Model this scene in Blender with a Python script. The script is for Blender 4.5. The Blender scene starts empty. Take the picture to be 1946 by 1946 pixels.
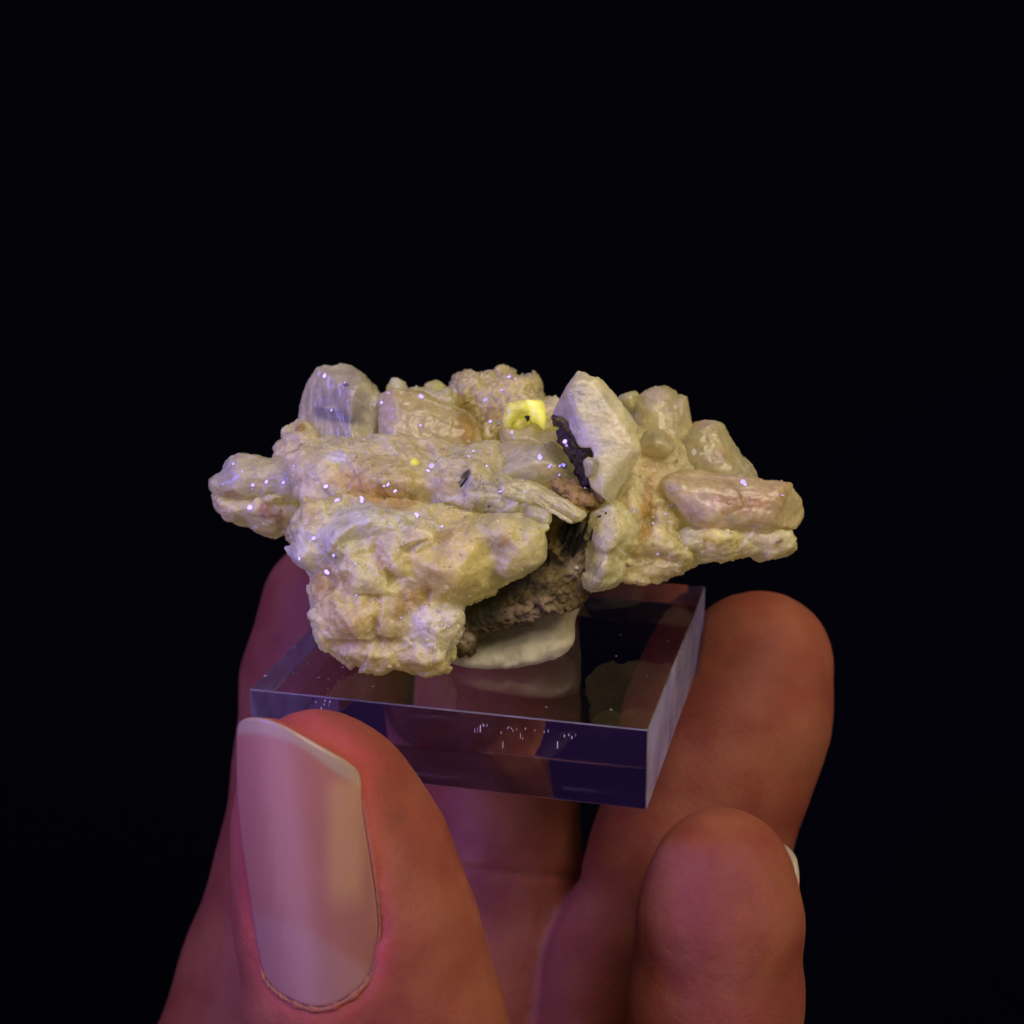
import bpy, math, random
import numpy as np
from mathutils import Matrix, Vector

S = 0.001                      # everything is worked out in millimetres, built in metres
rng = np.random.default_rng(7)
random.seed(7)
sc = bpy.context.scene
col = sc.collection

# ------------------------------------------------------------------ camera
F = 3000.0                     # focal length in photo pixels (photo 1946 px square)
CPX = 973.0
M = np.array([[0.96934874, 0.24563988, -0.00490635],
              [0.06921977, -0.29220826, -0.9538464],
              [-0.23573639, 0.92427019, -0.30025484]])   # block frame -> view frame (x right, y down, z away)
TR = np.array([-20.854, 14.038, 125.126])


def w(c):                      # view-frame millimetres -> world metres (world = acrylic block frame)
    return ((np.asarray(c, float) - TR) @ M) * S


def vdir(d):
    return Vector((np.asarray(d, float) @ M).tolist()).normalized()


def px(u, v, z):               # pixel and distance -> view-frame millimetres
    return np.array([(u - CPX) / F * z, (v - CPX) / F * z, z])


cam_d = bpy.data.cameras.new('camera')
cam = bpy.data.objects.new('camera', cam_d)
col.objects.link(cam)
ax, ay, az = M[0], -M[1], -M[2]
loc = w((0, 0, 0))
cam.matrix_world = Matrix(((ax[0], ay[0], az[0], loc[0]), (ax[1], ay[1], az[1], loc[1]),
                           (ax[2], ay[2], az[2], loc[2]), (0, 0, 0, 1)))
cam_d.sensor_width = 36
cam_d.lens = F / 1946 * 36
cam_d.clip_start = 0.005
cam_d.clip_end = 10
cam_d.dof.use_dof = True
cam_d.dof.focus_distance = 0.121
cam_d.dof.aperture_fstop = 50
sc.camera = cam

# ------------------------------------------------------------------ world and lamps
wd = bpy.data.worlds.new('World')
sc.world = wd
wd.use_nodes = True
wd.node_tree.nodes['Background'].inputs[0].default_value = (0.5, 0.5, 0.7, 1)
wd.node_tree.nodes['Background'].inputs[1].default_value = 0.004


def aim(o, pos, target):
    p = Vector(w(pos).tolist())
    q = Vector(w(target).tolist())
    o.location = p
    o.rotation_euler = (q - p).to_track_quat('-Z', 'Y').to_euler()


UV_POS = (-150, -62, 5)
SPEC = (0, 0, 132)
uv_d = bpy.data.lights.new('ultraviolet_torch', 'SPOT')
uv_d.energy = 1.5
uv_d.color = (0.20, 0.15, 1.0)
uv_d.shadow_soft_size = 0.02
uv_d.spot_size = math.radians(44)
uv_d.spot_blend = 1.0
uv = bpy.data.objects.new('ultraviolet_torch', uv_d)
col.objects.link(uv)
aim(uv, UV_POS, (-2, -2, 132))

warm_d = bpy.data.lights.new('room_lamp', 'AREA')
warm_d.shape = 'DISK'
warm_d.size = 0.15
warm_d.energy = 0.43
warm_d.color = (1.0, 0.86, 0.70)
warm = bpy.data.objects.new('room_lamp', warm_d)
col.objects.link(warm)
aim(warm, (60, -120, -30), (0, 0, 130))

side_d = bpy.data.lights.new('side_lamp', 'AREA')
side_d.shape = 'DISK'
side_d.size = 0.12
side_d.energy = 0.065
side_d.color = (1.0, 0.70, 0.48)
side = bpy.data.objects.new('side_lamp', side_d)
col.objects.link(side)
aim(side, (230, 40, 70), (15, 30, 135))

left_d = bpy.data.lights.new('left_fill', 'AREA')  # soft violet fill added low on the left to brighten the fingers
left_d.shape = 'DISK'
left_d.size = 0.14
left_d.energy = 0.11
left_d.color = (0.68, 0.46, 1.0)
left = bpy.data.objects.new('left_fill', left_d)
col.objects.link(left)
aim(left, (-130, 60, 0), (-5, 20, 145))

sc.view_settings.view_transform = 'Standard'
sc.view_settings.look = 'None'
sc.view_settings.exposure = 0.0
sc.view_settings.gamma = 1.0
sc.view_settings.use_curve_mapping = False
sc.render.engine = 'CYCLES'
sc.cycles.use_denoising = True
sc.cycles.caustics_refractive = True
sc.cycles.caustics_reflective = True
sc.cycles.blur_glossy = 0.5
sc.cycles.max_bounces = 14
sc.cycles.transmission_bounces = 12
sc.cycles.sample_clamp_indirect = 8.0


# ------------------------------------------------------------------ helpers: colour, noise, implicit surfaces
def lin(r, g, b):
    f = lambda c: ((c / 255 + 0.055) / 1.055) ** 2.4 if c > 10 else c / 255 / 12.92
    return np.array([f(r), f(g), f(b)])


PERM = rng.permutation(256)
PERM = np.concatenate([PERM, PERM, PERM])
GRAD = rng.normal(size=(256, 3))
GRAD /= np.linalg.norm(GRAD, axis=1)[:, None]


def noise(p):                  # gradient noise, about -0.7..0.7
    i = np.floor(p).astype(np.int64)
    f = p - i
    u = f * f * f * (f * (f * 6 - 15) + 10)
    i &= 255
    out = 0
    for dx in (0, 1):
        wx = u[:, 0] if dx else 1 - u[:, 0]
        for dy in (0, 1):
            wy = u[:, 1] if dy else 1 - u[:, 1]
            for dz in (0, 1):
                wz = u[:, 2] if dz else 1 - u[:, 2]
                h = PERM[PERM[PERM[(i[:, 0] + dx) & 255] + ((i[:, 1] + dy) & 255)] + ((i[:, 2] + dz) & 255)]
                g = GRAD[h]
                out = out + wx * wy * wz * (g[:, 0] * (f[:, 0] - dx) + g[:, 1] * (f[:, 1] - dy) + g[:, 2] * (f[:, 2] - dz))
    return out


def fbm(p, n=4, rough=0.55):
    a, s, t = 1.0, 0.0, 0.0
    for k in range(n):
        s = s + a * noise(p * 2.0 ** k + 17.3 * k)
        t += a
        a *= rough
    return s / t * 1.6


def cells(p):                  # distance to the nearest and second nearest of jittered points, and a cell id
    i = np.floor(p).astype(np.int64)
    d1 = np.full(len(p), 9.0)
    d2 = np.full(len(p), 9.0)
    cid = np.zeros(len(p), np.int64)
    vec = np.zeros_like(p)
    for dx in (-1, 0, 1):
        for dy in (-1, 0, 1):
            for dz in (-1, 0, 1):
                c = i + (dx, dy, dz)
                h = PERM[PERM[PERM[c[:, 0] & 255] + (c[:, 1] & 255)] + (c[:, 2] & 255)]
                q = c + 0.5 + GRAD[h] * 0.45
                d = np.linalg.norm(p - q, axis=1)
                m = d < d1
                d2 = np.where(m, d1, np.minimum(d2, d))
                cid = np.where(m, h, cid)
                vec = np.where(m[:, None], p - q, vec)
                d1 = np.where(m, d, d1)
    return d1, d2, cid, vec


def smoothstep(a, b, x):
    t = np.clip((x - a) / (b - a), 0, 1)
    return t * t * (3 - 2 * t)


def poly_sdf(P, X, Y):         # signed distance to a polygon (negative inside)
    P = np.asarray(P, float)
    d = np.full(X.shape, 1e9)
    s = np.zeros(X.shape, bool)
    for a, b in zip(P, np.roll(P, -1, 0)):
        e = b - a
        t = np.clip(((X - a[0]) * e[0] + (Y - a[1]) * e[1]) / (e @ e + 1e-12), 0, 1)
        d = np.minimum(d, (X - a[0] - t * e[0]) ** 2 + (Y - a[1] - t * e[1]) ** 2)
        c = (a[1] > Y) != (b[1] > Y)
        with np.errstate(divide='ignore', invalid='ignore'):
            s ^= c & (X < (b[0] - a[0]) * (Y - a[1]) / (b[1] - a[1]) + a[0])
    return np.where(s, -1, 1) * np.sqrt(d)


def surface_nets(V, org, h):   # mesh of the zero level of a grid
    nx, ny, nz = V.shape
    ins = V < 0
    cnt = np.zeros((nx - 1, ny - 1, nz - 1), np.int8)
    for dx in (0, 1):
        for dy in (0, 1):
            for dz in (0, 1):
                cnt += ins[dx:nx - 1 + dx, dy:ny - 1 + dy, dz:nz - 1 + dz]
    act = (cnt > 0) & (cnt < 8)
    ci = np.argwhere(act)
    idx = -np.ones(act.shape, np.int64)
    idx[act] = np.arange(len(ci))
    acc = np.zeros((len(ci), 3))
    num = np.zeros(len(ci))
    offs = [(a, b, c) for a in (0, 1) for b in (0, 1) for c in (0, 1)]
    vals = {o: V[ci[:, 0] + o[0], ci[:, 1] + o[1], ci[:, 2] + o[2]] for o in offs}
    for o in offs:
        for a in range(3):
            if o[a] == 0:
                q = list(o)
                q[a] = 1
                v0, v1 = vals[o], vals[tuple(q)]
                m = (v0 < 0) != (v1 < 0)
                t = np.where(m, v0 / np.where(m, v0 - v1, 1), 0)
                pt = np.zeros((len(ci), 3)) + np.array(o, float)
                pt[:, a] += t
                acc += pt * m[:, None]
                num += m
    verts = (ci + acc / num[:, None]) * h + org
    quads = []
    for a in range(3):
        b, c = (a + 1) % 3, (a + 2) % 3
        s0 = [slice(None)] * 3
        s1 = [slice(None)] * 3
        s0[a] = slice(0, -1)
        s1[a] = slice(1, None)
        i0, i1 = ins[tuple(s0)], ins[tuple(s1)]
        e = np.argwhere(i0 != i1)
        e = e[(e[:, b] > 0) & (e[:, c] > 0) & (e[:, b] < V.shape[b] - 1) & (e[:, c] < V.shape[c] - 1)]
        flip = i0[e[:, 0], e[:, 1], e[:, 2]]

        def at(db, dc):
            q = e.copy()
            q[:, b] += db
            q[:, c] += dc
            return idx[q[:, 0], q[:, 1], q[:, 2]]
        q = np.stack([at(-1, -1), at(0, -1), at(0, 0), at(-1, 0)], 1)
        q[~flip] = q[~flip][:, ::-1]
        quads.append(q)
    return verts, np.concatenate(quads)


def vnormals(v, q):
    n = np.cross(v[q[:, 2]] - v[q[:, 0]], v[q[:, 3]] - v[q[:, 1]])
    o = np.zeros_like(v)
    for k in range(4):
        for a in range(3):
            o[:, a] += np.bincount(q[:, k], n[:, a], len(v))
    return o / (np.linalg.norm(o, axis=1)[:, None] + 1e-12)


def make_mesh(name, verts, faces, mat, parent=None, origin=None, color=None, glow=None, smooth=True, world=False):
    """verts in view-frame mm (or world metres), faces: array (n,k)"""
    co = np.asarray(verts, float) if world else w(verts)
    if origin is not None:
        co = co - np.asarray(origin)
    faces = np.asarray(faces, np.int32)
    me = bpy.data.meshes.new(name)
    me.vertices.add(len(co))
    me.vertices.foreach_set('co', co.astype(np.float32).ravel())
    n, k = faces.shape
    me.loops.add(n * k)
    me.loops.foreach_set('vertex_index', faces.ravel())
    me.polygons.add(n)
    me.polygons.foreach_set('loop_start', np.arange(n, dtype=np.int32) * k)
    me.polygons.foreach_set('use_smooth', np.full(n, bool(smooth)))
    me.update(calc_edges=True)
    me.validate()
    if color is not None:
        c = np.ones((len(co), 4), np.float32)
        c[:, :3] = np.clip(color, 0, 1)
        me.attributes.new('tint', 'FLOAT_COLOR', 'POINT').data.foreach_set('color', c.ravel())
    if glow is not None:
        me.attributes.new('glow', 'FLOAT', 'POINT').data.foreach_set('value', np.asarray(glow, np.float32))
    me.materials.append(mat)
    o = bpy.data.objects.new(name, me)
    col.objects.link(o)
    if parent is not None:
        o.parent = parent
    return o


def tag(o, label=None, cat=None, group=None, kind=None):
    if label: o['label'] = label
    if cat: o['category'] = cat
    if group: o['group'] = group
    if kind: o['kind'] = kind
    return o


# ------------------------------------------------------------------ materials
def new_mat(name):
    m = bpy.data.materials.new(name)
    m.use_nodes = True
    return m, m.node_tree, m.node_tree.nodes['Principled BSDF']


def bump_chain(nt, bsdf, layers):
    tc = nt.nodes.new('ShaderNodeTexCoord')
    prev = None
    for scale, detail, strength, dist in layers:
        n = nt.nodes.new('ShaderNodeTexNoise')
        n.inputs['Scale'].default_value = scale
        n.inputs['Detail'].default_value = detail
        n.inputs['Roughness'].default_value = 0.6
        nt.links.new(tc.outputs['Object'], n.inputs['Vector'])
        b = nt.nodes.new('ShaderNodeBump')
        b.inputs['Strength'].default_value = strength
        b.inputs['Distance'].default_value = dist
        nt.links.new(n.outputs['Fac'], b.inputs['Height'])
        if prev:
            nt.links.new(prev.outputs['Normal'], b.inputs['Normal'])
        prev = b
    nt.links.new(prev.outputs['Normal'], bsdf.inputs['Normal'])
    return tc


def attr_color(nt, bsdf, grain_scale, grain):
    a = nt.nodes.new('ShaderNodeAttribute')
    a.attribute_name = 'tint'
    tc = nt.nodes.new('ShaderNodeTexCoord')
    n = nt.nodes.new('ShaderNodeTexNoise')
    n.inputs['Scale'].default_value = grain_scale
    n.inputs['Detail'].default_value = 6
    n.inputs['Roughness'].default_value = 0.65
    nt.links.new(tc.outputs['Object'], n.inputs['Vector'])
    mr = nt.nodes.new('ShaderNodeMapRange')
    mr.inputs['From Min'].default_value = 0.25
    mr.inputs['From Max'].default_value = 0.75
    mr.inputs['To Min'].default_value = 1 - grain
    mr.inputs['To Max'].default_value = 1 + grain
    nt.links.new(n.outputs['Fac'], mr.inputs['Value'])
    mx = nt.nodes.new('ShaderNodeVectorMath')
    mx.operation = 'MULTIPLY'
    nt.links.new(a.outputs['Color'], mx.inputs[0])
    nt.links.new(mr.outputs['Result'], mx.inputs[1])
    nt.links.new(mx.outputs['Vector'], bsdf.inputs['Base Color'])
    return a


def crystal_material(name, rough, sss, bumps, glow=False, fluor=0.0, trans=0.0):
    m, nt, b = new_mat(name)
    attr_color(nt, b, 520, 0.36)
    bump_chain(nt, b, bumps)
    b.inputs['Roughness'].default_value = rough
    b.inputs['Subsurface Weight'].default_value = sss
    b.inputs['Subsurface Radius'].default_value = (1.0, 0.85, 0.5)
    b.inputs['Subsurface Scale'].default_value = 0.0022
    b.inputs['Specular IOR Level'].default_value = 0.5
    b.inputs['Transmission Weight'].default_value = trans
    if glow:
        g = nt.nodes.new('ShaderNodeAttribute')
        g.attribute_name = 'glow'
        nt.links.new(g.outputs['Fac'], b.inputs['Emission Strength'])
        b.inputs['Emission Color'].default_value = (*lin(236, 230, 104), 1)
    elif fluor:                # the pale mineral fluoresces faintly cream under the torch
        mx = nt.nodes.new('ShaderNodeVectorMath')
        mx.operation = 'MULTIPLY'
        nt.links.new(b.inputs['Base Color'].links[0].from_socket, mx.inputs[0])
        mx.inputs[1].default_value = (1.0, 0.93, 0.62)
        nt.links.new(mx.outputs['Vector'], b.inputs['Emission Color'])
        b.inputs['Emission Strength'].default_value = fluor
    return m


MAT = {}
MAT['smooth'] = crystal_material('pale_crystal', 0.25, 0.85, [(500, 6, 0.45, 0.0003), (2600, 6, 0.45, 0.00010)], fluor=0.09, trans=0.5)
MAT['grainy'] = crystal_material('granular_crystal', 0.28, 0.75, [(700, 6, 0.65, 0.00035), (3000, 6, 0.7, 0.00015)], fluor=0.09, trans=0.3)
MAT['dull'] = crystal_material('earthy_matrix', 0.7, 0.08, [(1100, 6, 0.9, 0.0004), (5000, 4, 0.8, 0.00012)])
MAT['glow'] = crystal_material('fluorescent_crystal', 0.25, 0.6, [(1200, 6, 0.7, 0.0003)], True, trans=0.2)
MAT['putty'] = crystal_material('putty', 0.6, 0.2, [(500, 4, 0.4, 0.0002), (3000, 4, 0.3, 0.00005)], fluor=0.02)

m, nt, b = new_mat('sparkling_facet')
b.inputs['Base Color'].default_value = (0.6, 0.56, 0.5, 1)
b.inputs['Roughness'].default_value = 0.2
b.inputs['Specular IOR Level'].default_value = 0.5
MAT['facet'] = m

m, nt, b = new_mat('black_needle')
b.inputs['Base Color'].default_value = (0.006, 0.005, 0.004, 1)
b.inputs['Roughness'].default_value = 0.3
MAT['black'] = m

m, nt, b = new_mat('skin')
attr_color(nt, b, 500, 0.10)
tc = bump_chain(nt, b, [(300, 6, 0.4, 0.0004), (1500, 6, 0.5, 0.00018), (5200, 3, 0.5, 0.00008)])
wv = nt.nodes.new('ShaderNodeTexWave')
wv.inputs['Scale'].default_value = 620
wv.inputs['Distortion'].default_value = 7
wv.inputs['Detail'].default_value = 2
wv.inputs['Detail Scale'].default_value = 0.12
wv.bands_direction = 'DIAGONAL'
nt.links.new(tc.outputs['Object'], wv.inputs['Vector'])
wb = nt.nodes.new('ShaderNodeBump')
wb.inputs['Strength'].default_value = 0.11
wb.inputs['Distance'].default_value = 0.00006
nt.links.new(wv.outputs['Fac'], wb.inputs['Height'])
nt.links.new(b.inputs['Normal'].links[0].from_socket, wb.inputs['Normal'])
nt.links.new(wb.outputs['Normal'], b.inputs['Normal'])
b.inputs['Roughness'].default_value = 0.55
b.inputs['Subsurface Weight'].default_value = 0.85
b.inputs['Subsurface Radius'].default_value = (1.0, 0.30, 0.16)
b.inputs['Subsurface Scale'].default_value = 0.0022
b.inputs['Specular IOR Level'].default_value = 0.22
MAT['skin'] = m

m, nt, b = new_mat('fingernail')
attr_color(nt, b, 300, 0.05)
tc = nt.nodes.new('ShaderNodeTexCoord')
mp = nt.nodes.new('ShaderNodeMapping')
mp.inputs['Scale'].default_value = (1, 1, 0.06)
n = nt.nodes.new('ShaderNodeTexNoise')
n.inputs['Scale'].default_value = 1600
n.inputs['Detail'].default_value = 3
bm_ = nt.nodes.new('ShaderNodeBump')
bm_.inputs['Strength'].default_value = 0.22
bm_.inputs['Distance'].default_value = 0.0001
nt.links.new(tc.outputs['Object'], mp.inputs['Vector'])
nt.links.new(mp.outputs['Vector'], n.inputs['Vector'])
nt.links.new(n.outputs['Fac'], bm_.inputs['Height'])
nt.links.new(bm_.outputs['Normal'], b.inputs['Normal'])
b.inputs['Roughness'].default_value = 0.36
b.inputs['Subsurface Weight'].default_value = 0.4
b.inputs['Subsurface Radius'].default_value = (1, .5, .4)
b.inputs['Subsurface Scale'].default_value = 0.0008
MAT['nail'] = m


def acrylic(name, rough, frost, tint):
    m = bpy.data.materials.new(name)
    m.use_nodes = True
    nt = m.node_tree
    nt.nodes.clear()
    out = nt.nodes.new('ShaderNodeOutputMaterial')
    g = nt.nodes.new('ShaderNodeBsdfGlass')
    g.inputs['IOR'].default_value = 1.49
    g.inputs['Roughness'].default_value = rough
    g.inputs['Color'].default_value = (*tint, 1)
    if frost > 0:
        d = nt.nodes.new('ShaderNodeBsdfDiffuse')
        d.inputs['Color'].default_value = (0.7, 0.68, 0.7, 1)
        t = nt.nodes.new('ShaderNodeBsdfTranslucent')
        t.inputs['Color'].default_value = (0.7, 0.68, 0.7, 1)
        mx0 = nt.nodes.new('ShaderNodeMixShader')
        nt.links.new(d.outputs[0], mx0.inputs[1])
        nt.links.new(t.outputs[0], mx0.inputs[2])
        mx = nt.nodes.new('ShaderNodeMixShader')
        tcx = nt.nodes.new('ShaderNodeTexCoord')
        nz = nt.nodes.new('ShaderNodeTexNoise')
        nz.inputs['Scale'].default_value = 260
        nz.inputs['Detail'].default_value = 8
        nt.links.new(tcx.outputs['Object'], nz.inputs['Vector'])
        mr = nt.nodes.new('ShaderNodeMapRange')
        mr.inputs['To Min'].default_value = 0
        mr.inputs['To Max'].default_value = frost * 2
        nt.links.new(nz.outputs['Fac'], mr.inputs['Value'])
        nt.links.new(mr.outputs[0], mx.inputs[0])
        nt.links.new(g.outputs[0], mx.inputs[1])
        nt.links.new(mx0.outputs[0], mx.inputs[2])
        nt.links.new(mx.outputs[0], out.inputs['Surface'])
    else:
        nt.links.new(g.outputs[0], out.inputs['Surface'])
    em = nt.nodes.new('ShaderNodeEmission')     # faint violet glow added inside the acrylic to give a purple haze
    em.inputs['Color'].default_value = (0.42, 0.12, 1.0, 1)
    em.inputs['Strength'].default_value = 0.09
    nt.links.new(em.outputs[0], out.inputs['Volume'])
    return m


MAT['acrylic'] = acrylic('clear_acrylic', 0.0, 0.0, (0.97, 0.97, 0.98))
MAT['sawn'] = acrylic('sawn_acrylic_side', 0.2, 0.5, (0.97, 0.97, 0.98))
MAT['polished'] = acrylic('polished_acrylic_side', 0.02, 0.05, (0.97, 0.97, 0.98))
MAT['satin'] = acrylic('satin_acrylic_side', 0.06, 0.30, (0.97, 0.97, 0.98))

m, nt, b = new_mat('black_cloth')
b.inputs['Base Color'].default_value = (0.0018, 0.0018, 0.0062, 1)
b.inputs['Roughness'].default_value = 1.0
b.inputs['Specular IOR Level'].default_value = 0.05
tc = bump_chain(nt, b, [(900, 3, 0.4, 0.0004)])
MAT['cloth'] = m

# ------------------------------------------------------------------ backdrop: a black cloth hanging in folds behind everything
gx, gy = np.meshgrid(np.linspace(-320, 320, 90), np.linspace(-320, 320, 40), indexing='ij')
gz = 300 + 5 * np.sin(gx / 47.0 + 0.6 * np.sin(gy / 120)) + 2 * np.sin(gx / 27.0 + gy / 200)
v = np.stack([gx, gy, gz], -1).reshape(-1, 3)
i = np.arange(89 * 39)
a = (i // 39) * 40 + i % 39
tag(make_mesh('backdrop', v, np.stack([a, a + 40, a + 41, a + 1], 1), MAT['cloth']), 'black cloth hanging behind the hand',
    kind='structure')

# ------------------------------------------------------------------ acrylic block
BS, BT = 32.0, 6.64
e_ = 0.10


def block_mesh():
    # bevelled slab in block millimetres, world frame
    def ring(ins, z):
        c = ins
        return [(c + e_, c, z), (BS - c - e_, c, z), (BS - c, c + e_, z), (BS - c, BS - c - e_, z),
                (BS - c - e_, BS - c, z), (c + e_, BS - c, z), (c, BS - c - e_, z), (c, c + e_, z)]
    rings = [ring(e_, 0), ring(0, -e_), ring(0, -BT + e_), ring(e_, -BT)]
    vs = [p for r in rings for p in r]
    fs, mi = [tuple(range(8))], [0]
    for k in range(3):
        for j in range(8):
            j2 = (j + 1) % 8
            fs.append((k * 8 + j, (k + 1) * 8 + j, (k + 1) * 8 + j2, k * 8 + j2))
            mi.append({0: 0, 2: 1, 4: 3, 6: 2}.get(j, 2) if k == 1 else 2)
    fs.append(tuple(24 + q for q in reversed(range(8))))
    mi.append(0)
    return vs, fs, mi


vs, fs, mi = block_mesh()
me = bpy.data.meshes.new('display_block')
me.from_pydata([(x * S, y * S, z * S) for x, y, z in vs], [], fs)
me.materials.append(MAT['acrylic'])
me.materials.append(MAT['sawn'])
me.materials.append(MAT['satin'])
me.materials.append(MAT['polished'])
for p_, k in zip(me.polygons, mi):
    p_.material_index = k
block = bpy.data.objects.new('display_block', me)
col.objects.link(block)
tag(block, 'clear square acrylic block with sawn edges held under the mineral cluster', 'display base')


# tiny chips and scuffs along the upper front edge of the block
def specks():
    vv, ff = [], []
    for k in range(38):
        if k < 26:
            x = 18.5 + 8.5 * rng.random() ** 1.2
            zc = -0.9 - abs(rng.normal()) * 0.35
            hh = 0.05 + 0.10 * rng.random()
            if rng.random() < 0.22:
                zc -= 1.1 * rng.random()
                hh *= 2.2
        else:
            x = 5.6 + 1.4 * rng.random()
            zc = -0.3 - 1.2 * rng.random()
            hh = 0.12 * rng.random() + 0.04
        ww = 0.015 + 0.035 * rng.random() ** 2
        b0 = len(vv)
        vv += [(x - ww, -0.004, zc - hh), (x + ww, -0.004, zc - hh * .8), (x + ww * .7, -0.004, zc + hh), (x - ww * .8, -0.004, zc + hh * .7),
               (x, -0.03, zc)]
        ff += [(b0, b0 + 1, b0 + 4), (b0 + 1, b0 + 2, b0 + 4), (b0 + 2, b0 + 3, b0 + 4), (b0 + 3, b0, b0 + 4)]
    for k in range(22):                    # dust and nicks on the top face
        if k < 9:
            x, y = 1.5 + 9 * rng.random(), 1 + 6 * rng.random()
        elif k < 15:
            x, y = 0.15 + .1 * rng.random(), 2 + 9 * rng.random()
        else:
            x, y = 22 + 9 * rng.random(), 2 + 22 * rng.random()
        a0, L_, w_ = rng.random() * 6.28, 0.05 + .12 * rng.random() ** 2, 0.03 + .02 * rng.random()
        b0 = len(vv)
        for (p_, q_) in ((-L_, -w_), (L_, -w_ * .6), (L_ * .8, w_), (-L_ * .7, w_ * .8)):
            vv.append((x + p_ * math.cos(a0) - q_ * math.sin(a0), y + p_ * math.sin(a0) + q_ * math.cos(a0), 0.004))
        vv.append((x, y, 0.04))
        ff += [(b0, b0 + 1, b0 + 4), (b0 + 1, b0 + 2, b0 + 4), (b0 + 2, b0 + 3, b0 + 4), (b0 + 3, b0, b0 + 4)]
    return np.array(vv) * S, np.array(ff)


m, nt, b = new_mat('chipped_acrylic')
b.inputs['Base Color'].default_value = (0.75, 0.72, 0.75, 1)
b.inputs['Roughness'].default_value = 0.3
MAT['chip'] = m
vv, ff = specks()
tag(make_mesh('scuff_marks', vv, ff, MAT['chip'], block, world=True, smooth=False), 'white chips along the upper front edge', kind='stuff')


# ------------------------------------------------------------------ outline crops (pixel frames the outlines were read in)
CROP = {'a': (390, 680, 4.712), 'b': (700, 680, 4.712), 'c': (1000, 680, 3.578), 'd': (540, 930, 4.83),
        'e': (800, 960, 4.83), 'g': (980, 880, 6.44), 'h': (1040, 690, 6.9), 'p': (0, 0, 1.0), 'n': (300, 1330, 2.927)}


def pp(crop, pts):
    x0, y0, s = CROP[crop]
    return [(x0 + x / s, y0 + y / s) for x, y in pts]


def chaikin(P, n=1):
    P = np.asarray(P, float)
    for _ in range(n):
        Q = np.roll(P, -1, 0)
        P = np.stack([0.78 * P + 0.22 * Q, 0.22 * P + 0.78 * Q], 1).reshape(-1, 2)
    return P


H = 0.15
SPEC_ORG = w(px(960, 1200, 137))
spec = bpy.data.objects.new('mineral_specimen', None)
spec.location = SPEC_ORG.tolist()
spec.empty_display_size = 0.01
col.objects.link(spec)
tag(spec, 'cream and pinkish crystal cluster with a bright yellow glowing crystal, seated on putty', 'mineral')

ZB = np.full((1946 // 4 + 1, 1946 // 4 + 1), 1e9)       # nearest surface distance per 4 px cell, used to seat small grains


SURF = []


def zbuf_add(v):
    u = ((v[:, 0] / v[:, 2] * F + CPX) / 4).astype(int)
    t = ((v[:, 1] / v[:, 2] * F + CPX) / 4).astype(int)
    ok = (u >= 0) & (t >= 0) & (u < ZB.shape[0]) & (t < ZB.shape[1])
    np.minimum.at(ZB, (u[ok], t[ok]), v[ok, 2])


TONE = np.array([0.97, 0.99, 0.69])       # the mineral soaks up the violet of the torch


def cool(r, g, b):
    return np.minimum(lin(r, g, b) / TONE, 0.92)


WHITE = cool(222, 212, 190)
CREAM = lin(214, 200, 158)
TAN = lin(196, 168, 116)
OCHRE = lin(180, 140, 66)
PINK = lin(206, 182, 154)
PALE = cool(202, 186, 152)
GREY = cool(170, 162, 148)
LILAC = cool(200, 190, 188)
BROWN = lin(104, 76, 40)
DARK = lin(34, 27, 18)
OLIVE = lin(78, 72, 44)


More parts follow.
